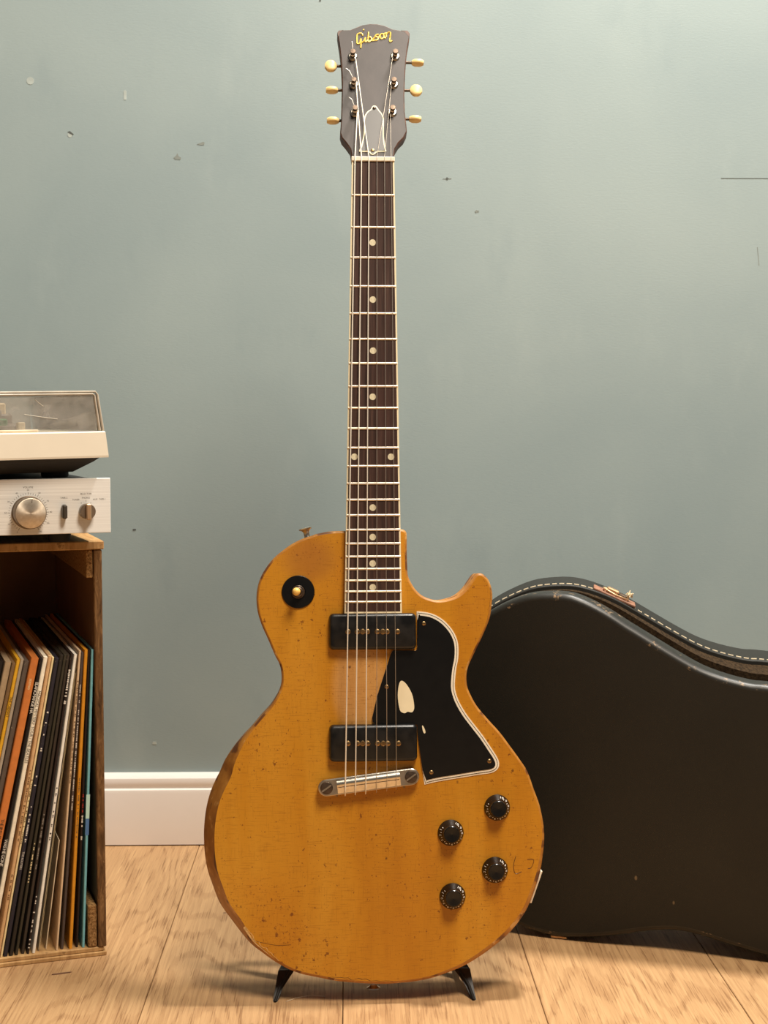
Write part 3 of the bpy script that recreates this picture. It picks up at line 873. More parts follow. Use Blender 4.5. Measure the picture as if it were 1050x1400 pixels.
# pickups
for k, (x0, y1, x1, y0) in enumerate(PICKUPS):
    cx, cy, hw, hh = (x0 + x1) / 2, (y0 + y1) / 2, (x1 - x0) / 2, (y1 - y0) / 2
    rings = []
    for ins, zz in ((0, 0), (0, 1.0), (0.5, 6.0), (1.0, 7.6), (2.0, 8.6), (3.2, 8.9)):
        rings.append([(x, y, zz) for x, y in rrect(cx - hw + ins, cx + hw - ins, cy - hh + ins, cy + hh - ins, 4.5 - ins * 0.5, 5)])
    pu = MB().rings(rings).build('pickup', M['pickup'], gt, smooth=35)
    for (x, y) in POLES[k]:
        pz = MB().lathe([(2.6, 8.8), (2.6, 9.2), (2.1, 9.5), (0.01, 9.5)], (x, y, 0), n=16).build('pole_screw', M['dull_metal'], pu, smooth=40)
        MB().box(-1.9, 1.9, -0.3, 0.3, 9.4, 9.58).build('slot', M['dark_metal'], pz, loc=(x, y, 0), rot=(0, 0, random.uniform(0, 3)))
    for (x, y) in MOUNTS[k]:
        MB().lathe([(2.7, 8.8), (2.7, 9.1), (2.2, 9.3), (1.3, 9.3), (1.2, 8.95), (0.01, 8.95)], (x, y, 0), n=18).build('mounting_screw', M['dull_metal'], pu, smooth=30)

# pickguard: thin black and cream plies, bevelled along the outer curve
outer = spline(GUARD_OUTER, 3)
inner = GUARD_INNER


def guard_poly(d):
    full = ccw(outer + inner)
    ns = normals(full)
    key = {(round(p[0], 3), round(p[1], 3)) for p in outer}
    res = []
    for p, n in zip(full, ns):
        if (round(p[0], 3), round(p[1], 3)) in key:
            l = math.hypot(n.x, n.y)
            res.append((p[0] - n.x / l * d, p[1] - n.y / l * d))
        else:
            res.append(p)
    return res


pg = MB().prism(guard_poly(4.0), 1.5, 2.0).build('pickguard', M['guard'], gt)
MB().prism(guard_poly(0.0), 0.0, 0.6).build('cream_ply', M['white'], pg)
MB().prism(guard_poly(1.5), 0.6, 0.9).build('black_ply', M['black'], pg)
MB().prism(guard_poly(2.1), 0.9, 1.5).build('cream_ply', M['white'], pg)
MB().prism(spline(GUARD_PATCH, 3, closed=True), 2.0, 2.08).build('worn_patch', M['ivoroid'], pg)
MB().prism(spline(GUARD_PATCH2, 3, closed=True), 2.0, 2.08).build('worn_patch', M['ivoroid'], pg)
for x, y in GUARD_SCREWS:
    MB().lathe([(2.1, 1.9), (2.1, 2.2), (1.5, 2.7), (0.8, 2.8), (0.6, 2.5), (0.01, 2.5)], (x, y, 0), n=16).build('screw', M['dull_metal'], pg, smooth=40)

# wraparound bridge
(bx0, by0), (bx1, by1) = BRIDGE
ang = math.atan2(by1 - by0, bx1 - bx0); blen = math.hypot(bx1 - bx0, by1 - by0)
ends = []
HB = 8.2
for k in range(13):
    a = math.pi / 2 + math.pi * k / 12
    ends.append((HB * math.cos(a), HB * math.sin(a)))
for k in range(13):
    a = -math.pi / 2 + math.pi * k / 12
    ends.append((blen + HB * math.cos(a), HB * math.sin(a)))
br = MB().rings([[(x, y, 3) for x, y in ends], [(x, y, 8) for x, y in ends], [(x, y, 8.8) for x, y in offset(ends, -0.8)]]).build(
    'bridge', M['nickel'], gt, smooth=35, loc=(bx0, by0, 0), rot=(0, 0, ang))
cs = [(-7.0, 8), (-6.8, 9.4), (-4.4, 10.6), (-0.6, 11.6), (-0.2, 12.2), (0.8, 13.0), (3.0, 13.2), (5.4, 12.4), (6.8, 10.8), (7.1, 8)]
MB().rings([[(x, y, zz) for y, zz in cs] for x in (10.5, blen - 11)]).build('tailpiece_bar', M['nickel'], br, smooth=45)
MB().box(11.5, blen - 12, -0.75, -0.15, 11.4, 12.25).build('dark_strip', M['dark_metal'], br)  # thin dark metal strip laid along the bar, no joint modelled
for x, an in ((0, R(28)), (blen, R(28))):
    s_ = MB().lathe([(4.0, 0), (4.0, 8.6), (6.0, 8.8), (6.2, 9.6), (5.6, 11.0), (0.01, 11.5)], (x, 0, 0), n=26).build('bridge_stud', M['dark_metal'], br, smooth=35)
    MB().box(-5.6, 5.6, -0.75, 0.75, 10.6, 11.62).build('slot', M['nickel'], s_, loc=(x, 0, 0), rot=(0, 0, an))
for x, y in ((9, -9.0), (blen - 8, -9.2)):
    MB().lathe([(1.2, 4.5), (1.2, 6.5), (0.01, 6.6)], (x, y, 0), n=10).build('intonation_screw', M['dull_metal'], br, smooth=40)

# knobs
digits = [text_mesh(str(d), 4.4, 0.0, 'CENTER') for d in range(1, 11)]
tick = MB().box(-0.3, 0.3, -2.0, -0.3, 0, 0.02).build('tick', M['print']).data
bpy.data.objects.remove(bpy.data.objects['tick'])
PROF = [(12.7, 0.2), (13.0, 1.0), (12.8, 1.8), (8.7, 7.6), (8.3, 8.6), (8.1, 12.2), (7.6, 12.8), (6.4, 12.8), (0.01, 12.2)]
slope = math.atan2(7.6 - 1.8, 12.8 - 8.7)
for k, (x, y) in enumerate(KNOBS):
    kb = MB().lathe(PROF, (0, 0, 0), n=40).build('control_knob', M['black'], gt, smooth=32, loc=(x, y, 0))
    items = []
    start = R((118, 108, 106, 106)[k])
    for j in range(20):
        a = start + R(-64) - R(14.4) * j + R(14)
        r_, z_ = (10.75, 4.7)
        mx = Matrix.Rotation(a - math.pi / 2, 4, 'Z') @ Matrix.Translation((0, r_ * MM, z_ * MM)) @ Matrix.Rotation(-slope, 4, 'X') @ Matrix.Translation((0, 0, 0.12 * MM))
        if j % 2 == 0: items.append((digits[9 - j // 2], mx))
        else: items.append((tick, mx))
    join_meshes('numerals', items, M['print'], kb)

# toggle switch
tx, ty = TOGGLE
tg = MB().lathe([(16.4, 0), (16.4, 0.9), (15.8, 1.6), (7.4, 1.8), (7.2, 1.0)], (tx, ty, 0), n=48).build('switch_ring', M['guard'], gt, smooth=35)
MB().lathe([(6.6, 1.5), (6.6, 3.2), (6.0, 3.8), (5.0, 3.8), (4.8, 7.0), (4.0, 7.6), (3.2, 7.6), (3.0, 5.0)], (tx, ty, 0), n=30).build('bushing_nut', M['dark_metal'], tg, smooth=30)
px_, py_ = TOGGLE_TIP
MB().tube([(tx, ty, 3), (tx + (px_ - tx) * 0.6, ty + (py_ - ty) * 0.6, 8), (px_, py_, 12)], 1.4, 10).build('lever', M['nickel'], tg, smooth=60)
MB().lathe([(1.6, 9), (2.8, 10.5), (3.9, 14), (4.0, 17), (3.2, 19.4), (1.6, 20.4), (0.01, 20.6)], (px_ - 0.3, py_, 0), n=20).build('switch_tip', M['amber_tip'], tg, smooth=60)

# strap buttons and jack plate
BUT = [(3.6, 0), (3.6, 1), (3.0, 3), (3.0, 7), (4.2, 9), (6.6, 10.2), (6.8, 11.2), (6.0, 11.8), (0.01, 11.9)]
sb = MB().lathe(BUT, n=24).build('strap_button', M['nickel'], gt, smooth=35)
sx_, sy_ = STRAP_TOP
sb.location = (sx_ * MM, (sy_ - 3.0) * MM, -20 * MM)
sb.rotation_euler = (R(-90), 0, R(14))
sb2 = copy_part(sb, gt, (0, 0.5, -21), (R(90), 0, 0))
i_ = nearest(166, 86)
jp = con[i_]; jn = normals(con)[i_]
MB().box(-17, 17, -14, 14, 0, 2.2, ch=0.8).build('jack_plate', M['white'], gt, loc=(jp[0] + jn.x * 0.2, jp[1] + jn.y * 0.2, -22),
                                              rot=Matrix((Vector((-jn.y, jn.x, 0)).normalized(), Vector((0, 0, 1)), Vector((jn.x, jn.y, 0)).normalized())).transposed().to_euler())

# strings
GA = (0.68, 0.60, 0.52, 0.30, 0.26, 0.23)
order = (2, 1, 0, 3, 4, 5)
ends = (2, 1, 0, 3, 4, 5)
for k in range(6):
    bx_, by_ = STR_BR[k]
    pk = ends[k]
    pxp, pyp = POSTS[pk]
    inn = 2.3 if k < 3 else -2.3
    pts = [(bx_, by_ - 0.3, 8.5), (bx_, by_ + 0.8, 11.0), (bx_ + 0.05, by_ + 8.0, 13.6), (STR_NUT[k], nv + 1.0, ZT + 1.9), (STR_NUT[k], nv + 4.4, ZT + 1.5),
           h2g(pxp + inn, pyp - 1.0, 5.3)]
    st = MB().tube(pts, GA[k], 8).build('string', M['string_w'] if k < 3 else M['string_p'], gt, smooth=60)
    coil = []
    for j in range(25):
        a = j * 2 * math.pi / 8
        coil.append(h2g(pxp + (2.25 + GA[k]) * math.cos(a), pyp + (2.25 + GA[k]) * math.sin(a), 4.4 + j * 0.09))
    MB().tube(coil, max(GA[k] * 0.8, 0.25), 6).build('string_winding', M['string_w'], st, smooth=60)
for pk, d in ((0, (-0.8, 13)), (1, (-8, 14)), (2, (-6, 13))):
    pxp, pyp = POSTS[pk]
    MB().tube([h2g(pxp, pyp + 2, 6), h2g(pxp + d[0] * 0.55, pyp + 2 + d[1] * 0.6, 9), h2g(pxp + d[0], pyp + d[1], 8)], 0.28, 6).build('string_end', M['string_w'], gt, smooth=60)

# ------------------------------------------------------------------ guitar stand
sd = empty('guitar_stand', (0.026, -0.47, 0))
tag(sd, 'low folding black steel stand carrying the amber guitar', 'stand')
for side, xt, xm in ((-1, -73, -62), (1, 124, 113)):
    o_ = MB()
    # leg plate: pointed foot at the front, rising below the body, rear foot and upright behind the body
    poly = [(-555, 0), (-548, 0), (-520, 9), (-500, 12), (-395, 0), (-385, 0), (-385, 5), (-486, 20), (-440, 300), (-446, 302), (-498, 22), (-520, 23.0), (-532, 22.5)]
    xs = lambda y: xt + (xm - xt) * max(0.0, min(1.0, (y + 555) / 60.0))
    th = 4.5
    o_.rings([[(xs(y) - side * 0 - th / 2 - 26, y + 470, z_) for y, z_ in poly], [(xs(y) + th / 2 - 26, y + 470, z_) for y, z_ in poly]])
    lg = o_.build('leg', M['stand'], sd)
    # forked foot in front of the leg: a wedge that widens from the floor tip up to the body
    tip, wid = Vector((xt - 26, -555 + 470, 0)), 13.0
    xa, xb = (xm - 26 - side * 0 - 7.5, xm - 26 + 7.5)
    o2 = MB()
    o2.rings([[(tip.x - 1.6, -86, 0.2), (tip.x + 1.6, -86, 0.2), (tip.x + 1.6, -80, 0.2), (tip.x - 1.6, -80, 0.2)],
              [(tip.x - side * -3 - 3.6, -74, 10), (tip.x - side * -3 + 3.6, -74, 10), (tip.x + side * 3 + 3.6, -66, 8), (tip.x + side * 3 - 3.6, -66, 8)] if False else
              [(tip.x - side * 4 - 3.6, -76, 11), (tip.x - side * 4 + 3.6, -76, 11), (tip.x - side * 4 + 3.6, -66, 9), (tip.x - side * 4 - 3.6, -66, 9)],
              [(xa, -62, 23.2), (xb, -62, 23.2), (xb, -52, 22), (xa, -52, 22)]])
    o2.build('forked_foot', M['stand'], lg)
    MB().tube([(tip.x, -87, 1.0), (tip.x - side * 4.4, -77.5, 12), (xm - 26 - side * 2, -63.5, 23.0)], 1.5, 8).build('rubber_edge', M['feet'], lg, smooth=60)
MB().tube([(-62 - 26, 25, 220), (113 - 26, 25, 220)], 5, 10).build('crossbar', M['stand'], sd, smooth=60)
MB().tube([(-62 - 26, 40, 6), (113 - 26, 40, 6)], 4, 10).build('crossbar', M['stand'], sd, smooth=60)

# ------------------------------------------------------------------ guitar case standing on its long edge
cs_root = empty('guitar_case', [c * MM for c in CASE_O], (0, 0, 0))
tag(cs_root, 'black hard-shell guitar case standing ajar on its side behind the guitar', 'guitar case')
left_end = [(-70, 15.5), (-96, 34), (-122, 68), (-143, 113), (-155, 165), (-157, 215), (-150, 262), (-134, 303), (-112, 337)]
right_top = [(245, 300), (282, 290), (322, 270), (372, 246), (425, 231), (560, 222), (700, 214), (722, 206), (734, 188)]
right_bot = [(246, 2.5), (278, 5), (315, 19), (360, 46), (410, 68), (560, 82), (700, 92), (722, 100), (734, 118)]
base_c = CASE_BOT + right_bot + list(reversed(right_top)) + list(reversed(CASE_TOP)) + list(reversed(left_end))
case_c = ccw(spline(base_c, 3, closed=True))


def case_shell(name, c, z_front, z_back, mats, rnd_f, rnd_b, rot):
    rings = []
    steps = 5
    for k in range(steps + 1):
        a = math.pi / 2 * k / steps
        rings.append([(x, y, z_front - rnd_f * (1 - math.sin(a))) for x, y in offset(c, -rnd_f * (1 - math.cos(a)))] if False else
                     [(x, y, z_front - rnd_f * (1 - math.cos(a))) for x, y in offset(c, -rnd_f * (1 - math.sin(a)))])
    rings.append([(x, y, z_back + rnd_b) for x, y in c])
    rings.append([(x, y, z_back + rnd_b * 0.3) for x, y in offset(c, -rnd_b * 0.3)])
    rings.append([(x, y, z_back) for x, y in offset(c, -rnd_b)])
    mis = [1] * steps + [1, 1, 1]
    return MB().rings(rings, mis=mis, cap_mis=(0, 1)).build(name, mats, cs_root, smooth=40, rot=rot)


lid_rot = frame_rot(-20, -3.5)
lid_c = [(x, y - 5.0 * max(0, min(1, (x - 10) / 60)) * (y > 150)) for x, y in case_c]
lid = case_shell('lid', lid_c, 0, -22, [M['tolex'], M['rim']], 7, 1.5, lid_rot)
base_rot = frame_rot(-9, -2)
base_cc = [(x, y + 4.0 * max(0, min(1, (y - 60) / 200)) * max(0, min(1, (x + 60) / 120))) for x, y in case_c]
ZF, ZK = -46, -118
base_shell = case_shell('base', base_cc, ZF, ZK, [M['tolex'], M['case_side']], 2.0, 8, base_rot)
lin_c = offset(base_cc, -5.0)
MB().rings([[(x, y, max(ZF + 4, -31 + 0.19 * min(x, 260) - 0.02 * max(0, y - 100))) for x, y in lin_c], [(x, y, ZF - 4) for x, y in lin_c]]).build('lining_lip', M['lining'], cs_root, rot=base_rot, smooth=40)
# cream stitching along the rim of the base, top edge only
top_idx = [i for i, (x, y) in enumerate(base_cc) if -90 < x < 330 and y > 200]
mb = MB()
pts = sorted([base_cc[i] for i in top_idx])
acc = 0.0
prev = pts[0]
seg = []
for p in pts:
    seg.append(p)
dense = spline(seg, 6)
run = [dense[0]]; L_ = 0; on = True
for a_, b_ in zip(dense, dense[1:]):
    L_ += math.hypot(b_[0] - a_[0], b_[1] - a_[1])
    run.append(b_)
    if (on and L_ > 5.0) or (not on and L_ > 2.0):
        if on and len(run) > 1:
            mb.tube([(x, y + 0.3, ZF - 6) for x, y in run], 0.7, 5)
        run = [b_]; L_ = 0; on = not on
mb.build('stitching', M['thread'], cs_root, rot=base_rot)
# latch on the top edge
lt = empty('latch', (0, 0, 0)); bpy.data.objects.remove(lt)
def top_y(u):
    best = min((p for p in base_cc if p[1] > 150), key=lambda p: abs(p[0] - u))
    return best[1]
U0 = 54
ly = top_y(U0) + 0.5
tilt = math.atan2(top_y(U0 + 20) - top_y(U0 - 20), 40)
lat = MB().box(-26, 24, -1.0, 1.6, -14, 12, ch=0.6).build('latch', M['leather'], cs_root)
lat.rotation_euler = base_rot
lat_m = base_rot.to_matrix()
def place(o, u, y, zz, ex=0.0):
    o.rotation_euler = (lat_m @ Matrix.Rotation(tilt + ex, 3, 'Z')).to_euler()
    o.location = lat_m @ Vector((u * MM, y * MM, zz * MM))
place(lat, U0, ly, ZF - 14)
MB().tube([(-15, 3.5, -6), (-15, 4.2, 6), (0, 3.0, 8), (14, 3.6, 7), (14, 4.4, -6), (-15, 3.5, -6)], 1.2, 8).build('buckle', M['brass'], lat, smooth=60)
MB().box(-12, 2, 2.0, 7.5, -6, 4, ch=1.2).build('hasp', M['brass'], lat)
MB().box(2, 12, 1.2, 6.5, -5, 5, ch=1.6).build('hasp_plate', M['dark_metal'], lat)
tm_ = MB()
rr_ = random.Random(4)
for k in range(26):
    a = rr_.uniform(0, 6.28); q = rr_.uniform(0.2, 1.0)
    tm_.tube([(13, 3, 2), (13 + 4 * q * math.cos(a), 8 + 3 * q, 2 + 4 * q * math.sin(a)), (13 + 5.5 * q * math.cos(a), 10 + 4 * q * math.sin(a * 3), 2 + 5 * q * math.sin(a))], 0.6, 5)
tm_.build('frayed_thread', M['tassel'], lat)
hg = MB().box(-9, 9, -1.5, 1.5, -8, 8, ch=0.6).build('hinge', M['brass'], cs_root)
hg.rotation_euler = lid_rot
hg.location = lid_rot.to_matrix() @ Vector((-6 * MM, -0.3 * MM, -12 * MM))

# ------------------------------------------------------------------ wooden crate (local x along its front, y into its depth)
cr = empty('record_crate', [c * MM for c in CRATE_O], (0, 0, R(18)))
tag(cr, 'open-fronted old wooden crate holding the record sleeves', 'crate')
CW, CD, CH = 430, 335, 447
MB().box(-CW, 0, 0, CD, 0, 4.6, ch=0.8).build('bottom_board', M['crate_top'], cr)
MB().box(-CW + 4, -3, 2, CD, 4.8, 9.2, ch=0.6).build('bottom_board', M['crate_top'], cr)
MB().box(-8.6, 0, 0.5, CD, 9.4, CH - 9.2, ch=1.2).build('side_board', [M['crate']], cr)
MB().box(-CW, -CW + 9.5, 0.5, CD, 9.4, CH - 9.2, ch=1.2).build('side_board', [M['crate']], cr)
MB().box(-CW - 2, 2, -1.0, CD + 10, CH - 9, CH, ch=1.0).build('top_board', M['crate_top'], cr)
MB().box(-CW, 0, CD + 0.2, CD + 8, 4.8, CH - 9.2).build('back_board', M['crate_in'], cr)
MB().box(-16.6, -9.7, 1.5, CD - 9, 408, CH - 9.3, ch=0.8).build('batten', M['endgrain'], cr)
MB().box(-19, -9.7, 2.5, CD - 9, 9.4, 56, ch=1.6).build('batten', M['endgrain'], cr)
MB().box(-8.7, -8.4, 8, CD - 9, 57, 407).build('lining_panel', M['crate_in'], cr)

# ------------------------------------------------------------------ records
def rec_mat(name, rgb, rough=0.55, worn=0.35, wear=(196, 176, 148)):
    m = NT(name)
    c = s2l(*rgb)
    v = m.noise(m.coords((60, 10, 60)), 2.0, 4, 0.65)
    w_ = m.noise(m.coords((1, 1, 1)), 160, 4, 0.7)
    col = m.ramp(v, [(0.3, tuple(x * 0.86 for x in c)), (0.7, tuple(min(1, x * 1.08) for x in c))])
    col = m.mix(m.rng(w_, 0.66, 0.72, 0, worn), col, s2l(*wear))
    return m.done(col, rough, spec=0.35)


def rec_text(rec, s, size, z0, mat, x=0.0, spacing=1.0):
    """lettering running down the spine, its first letter at height z0 (mm from the sleeve's foot)"""
    me = text_mesh(s, size, 0.0, 'LEFT', spacing)
    o = join_meshes('spine_lettering', [(me, Matrix.Rotation(R(90), 4, 'X') @ Matrix.Rotation(R(-90), 4, 'Z'))], mat, rec)
    o.location = (x * MM, -0.12 * MM, z0 * MM)
    return o


def rec_marks(rec, z0, z1, w, mat, seed, gap=0.35):
    """rows of print too small to read"""
    r = random.Random(seed)
    mb = MB()
    z = z0
    while z > z1:
        l = r.uniform(0.8, 1.8)
        if r.random() > gap * 0.5:
            h = r.uniform(0.5, 1.0) * w
            mb.box(-h / 2, h / 2, -0.12, 0.0, z - l, z)
        z -= l + r.uniform(0.4, 0.9)
        if r.random() < 0.12: z -= 2.5
    mb.build('spine_print', mat, rec)


TXT = {k: plain('spine_ink_' + k, c, 0.6, var=0.05) for k, c in
       dict(white=(226, 216, 200), black=(44, 36, 28), cream=(246, 222, 170), red=(170, 40, 30), grey=(150, 140, 128), paleblue=(190, 226, 214), blue=(80, 120, 170), brown=(120, 88, 52)).items()}
INFO = {
    'A': ((34, 28, 24), 'charcoal record sleeve beyond the wide tan one in the leaning row'),
    'B': ((176, 152, 120), 'wide tan record sleeve with a rounded plastic-covered spine'),
    'C': ((128, 100, 68), 'brown-tan record sleeve against the yellow one'),
    'D': ((232, 176, 44), 'bright yellow record sleeve with black spine lettering'),
    'E': ((176, 162, 142), 'pale grey record sleeve beside the bright yellow one'),
    'F': ((96, 84, 74), 'dark grey record sleeve with pale streaks beside the orange one'),
    'G': ((206, 122, 58), 'thick orange record sleeve lettered in black and cream'),
    'H': ((28, 22, 19), 'black record sleeve with white capitals between orange and off-white ones'),
    'I': ((248, 236, 212), 'off-white record sleeve with small black capitals on its broad spine'),
    'J': ((214, 172, 124), 'peach-tan record sleeve beside the broad off-white one'),
    'K': ((240, 218, 166), 'thin pale cream record sleeve leaning on the navy-black one'),
    'L': ((44, 40, 48), 'navy-black record sleeve speckled with white print'),
    'M': ((44, 38, 30), 'plain olive-black record sleeve next to the navy-black one'),
    'M2': ((60, 54, 40), 'dark olive record sleeve with small yellowish print'),
    'N': ((64, 54, 44), 'dark grey-brown record sleeve with faint pale print'),
    'O': ((44, 32, 26), 'brown-black record sleeve with a frayed lower spine beside the white one'),
    'P': ((250, 242, 228), 'bright white record sleeve with dotted black print low on its spine'),
    'V': ((132, 118, 98), 'thin grey striped record sleeve slumped beside the bright white one'),
    'Q': ((226, 196, 158), 'thin peach-cream record sleeve standing right of the gap in the row'),
    'R': ((82, 70, 64), 'dark grey record sleeve with a long line of pale print beside the mustard one'),
    'S': ((222, 150, 38), 'mustard orange record sleeve near the end of the row'),
    'T': ((36, 24, 20), 'black record sleeve with red and white print next to the turquoise one'),
    'U': ((124, 188, 198), 'turquoise record sleeve at the end of the row by the crate side'),
}
REC = {}
RW = 316.0
FLOOR_Z = 9.3
FIT = {'B': (None, 6.6), 'C': (None, 4.2), 'F': (None, 5.4), 'H': (-63.6, 3.3), 'I': (None, 4.6), 'K': (None, 2.3), 'M': (None, 4.2), 'M2': (-38.6, 3.2), 'N': (-35.2, 3.6),
       'O': (-31.9, 2.6), 'P': (None, 3.4), 'V': (-25.3, 1.0), 'Q': (-23.2, 2.3), 'S': (None, 3.8), 'T': (-13.2, 2.7), 'U': (-10.1, 3.0)}
for name, tx_, tz_, an, wd in RECS:
    fx, fw = FIT.get(name, (None, None))
    tx_ = tx_ if fx is None else fx
    wd = wd if fw is None else fw
    rgb, label = INFO[name]
    a = R(an)
    # place by the top centre of the spine; the foot's lower corner stands on the crate floor
    L = RW
    foot_drop = wd / 2 * math.sin(a)
    zb = FLOOR_Z + foot_drop
    L = max(312.0, min(322.0, (tz_ - zb) / math.cos(a)))
    xb = tx_ - L * math.sin(a)
    ro = empty('record_sleeve', (0, 0, 0))
    K_ = Matrix.Translation([c * MM for c in CRATE_O]) @ Matrix.Rotation(R(18), 4, 'Z')
    yo = 6.0 + (hash(name) % 7) * 0.0 + {'A': 4, 'F': 3, 'N': 2, 'V': 5, 'R': 2, 'T': 3}.get(name, 0)
    ro.matrix_world = K_ @ Matrix.Translation((xb * MM, yo * MM, zb * MM)) @ Matrix.Rotation(a, 4, 'Y')
    tag(ro, label, 'record', 'record sleeves in the crate')
    mat = rec_mat('sleeve_' + label.split(' record')[0].replace(' ', '_'), rgb, worn=0.7 if name in ('F', 'O', 'N', 'L') else 0.3)
    w2 = wd / 2 - 0.12
    c_ = rrect(-w2, w2, 0, 312, min(w2 * 0.8, 1.4), 3)
    MB().prism(c_, 0, L).build('sleeve', mat, ro, smooth=40)
    REC[name] = (ro, L, wd)


def R_(n): return REC[n][0]


rec_text(R_('D'), 'THE CABARET', 3.4, 282, TXT['black'])
rec_text(R_('G'), 'stereo', 4.6, 300, TXT['cream'])
rec_text(R_('G'), 'THE JIMI HENDRIX EXPERIENCE', 4.9, 150, TXT['black'], spacing=0.82)
rec_text(R_('G'), 'LIVE AT BERKELEY', 6.2, 88, TXT['cream'], spacing=0.9)
rec_text(R_('H'), 'BLANCMANGE  HA', 4.6, 296, TXT['white'], spacing=0.8)
rec_text(R_('H'), 'WAS HE GONE', 4.8, 128, TXT['white'], spacing=0.85)
rec_text(R_('I'), 'MAGICAL MYSTERY TOUR / THE BEATLES', 4.2, 286, TXT['black'])
rec_marks(R_('J'), 200, 122, 2.0, TXT['brown'], 3)
rec_marks(R_('J'), 90, 60, 2.2, TXT['brown'], 4)
rec_marks(R_('K'), 190, 120, 1.4, TXT['brown'], 5)
rec_marks(R_('L'), 262, 180, 2.4, TXT['white'], 6, 1.6)
rec_marks(R_('L'), 165, 120, 1.8, TXT['white'], 7)
rec_text(R_('L'), 'THE ROUTERS', 3.0, 112, TXT['white'])
rec_marks(R_('M2'), 120, 78, 1.6, TXT['cream'], 8)
rec_marks(R_('N'), 150, 92, 1.9, TXT['grey'], 9)
rec_marks(R_('O'), 305, 268, 2.6, TXT['white'], 10)
rec_marks(R_('O'), 66, 6, 2.0, TXT['white'], 11, 1.2)
rec_marks(R_('P'), 178, 122, 1.6, TXT['black'], 12, 0.9)
rec_marks(R_('Q'), 290, 180, 1.5, TXT['brown'], 13)
rec_marks(R_('R'), 285, 150, 1.4, TXT['white'], 14)
rec_marks(R_('S'), 190, 120, 1.6, TXT['brown'], 15)
rec_marks(R_('T'), 166, 146, 1.8, TXT['red'], 16)
rec_marks(R_('T'), 143, 118, 1.8, TXT['white'], 17)
MB().box(-1.9, 1.9, -0.1, 0.2, 140, 166).build('label_band', TXT['paleblue'], R_('U'))
MB().box(-1.9, 1.9, -0.1, 0.2, 122, 139.8).build('label_band', TXT['blue'], R_('U'))
for k in range(4):
    x = -0.8 + 0.5 * k
    MB().box(x, x + 0.2, -0.1, 0.2, 2, 300).build('stripe', TXT['cream' if k % 2 else 'black'], R_('V'))
# a loose inner sleeve slipping out of the grey striped sleeve
ins_ = empty('inner_sleeve', (0, 0, 0))
K_ = Matrix.Translation([c * MM for c in CRATE_O]) @ Matrix.Rotation(R(18), 4, 'Z')
ins_.matrix_world = K_ @ Matrix.Translation((-62.4 * MM, 14 * MM, 9.5 * MM)) @ Matrix.Rotation(R(7.6), 4, 'Y')
tag(ins_, 'pale paper inner sleeve poking out in the gap between sleeves', 'record')
MB().box(-0.5, 0.5, 0, 300, 0, 118, ch=0.2).build('paper', M['cream_part'], ins_)

# ------------------------------------------------------------------ amplifier on the crate
am = empty('amplifier', [c * MM for c in AMP_O], (0, 0, R(21)))
tag(am, 'slim silver-fronted stereo amplifier on top of the wooden crate', 'amplifier')
MB().box(-430, 0, 0, 5, 0, 56.4, ch=0.5).build('faceplate', M['silver'], am)
MB().box(-420, -10, 5.2, 240, 1.5, 54).build('chassis', M['chassis'], am)
for x in (-400, -45):
    for y in (45, 210):
        MB().lathe([(11, -11.2), (12, -4), (12, 1.4)], (x, y, 0), n=20).build('foot', M['feet'], am, smooth=40)
# volume knob (axis out of the front, -y)
vk = empty('tmp', (0, 0, 0)); bpy.data.objects.remove(vk)


def front_lathe(prof, x, z, name, mats, parent, smooth=35, n=40, mi=None):
    mb = MB().lathe(prof, (0, 0, 0), n=n)
    if mi is not None:
        mb.m = [mi(f) for f in range(len(mb.f))]
    return mb.build(name, mats, parent, smooth=smooth, loc=(x, 0, z), rot=(R(90), 0, 0))


VX, VZ = -83.5, 22.6
front_lathe([(16.9, 0), (16.9, 2), (16.4, 2.4)], VX, VZ, 'volume_knob_skirt', M['knob_side'], am)
kn = front_lathe([(16.0, 0.5), (15.8, 14.5), (15.2, 15.4)], VX, VZ, 'volume_knob', M['knob_side'], am, n=48)
front_lathe([(15.2, 15.3), (14.6, 15.7), (0.01, 15.7)], 0, 0, 'knob_face', M['knob'], kn, n=48).rotation_euler = (0, 0, 0)
MB().box(-0.35, 0.35, 10.5, 14.3, 15.6, 15.8).build('pointer_mark', M['ink'], kn, rot=(0, 0, R(-6)))
items = []
tk = MB().box(-0.14, 0.14, -0.9, 0.9, 0, 0.02).build('tick', M['ink']).data; bpy.data.objects.remove(bpy.data.objects['tick'])
tk2 = MB().box(-0.18, 0.18, -1.3, 1.3, 0, 0.02).build('tick', M['ink']).data; bpy.data.objects.remove(bpy.data.objects['tick'])
XR = Matrix.Rotation(R(90), 4, 'X')
for k in range(41):
    a = R(-150 + 300 * k / 40)
    r_ = 19.0 if k % 4 else 19.4
    items.append((tk2 if k % 4 == 0 else tk, Matrix.Translation((VX * MM, -0.1 * MM, VZ * MM)) @ XR @ Matrix.Rotation(-a, 4, 'Z') @ Matrix.Translation((0, r_ * MM, 0))))
for k in range(11):
    a = R(-150 + 300 * k / 10)
    me = text_mesh(str(k * 10), 2.3, 0, 'CENTER')
    items.append((me, Matrix.Translation(((VX + 22.6 * math.sin(a)) * MM, -0.1 * MM, (VZ + 22.6 * math.cos(a)) * MM)) @ XR))
for s, x, z_, sz in (('VOLUME', VX, 48.0, 2.6), ('TAPE 2', -47.8, 36.6, 2.4), ('SELECTOR', -25.3, 40.3, 2.5), ('TUNER', -35.6, 34.6, 2.3), ('PHONO', -25.3, 36.2, 2.3), ('AUX  TAPE 1', -11.6, 34.6, 2.3)):
    me = text_mesh(s, sz, 0, 'CENTER')
    items.append((me, Matrix.Translation((x * MM, -0.1 * MM, z_ * MM)) @ XR))
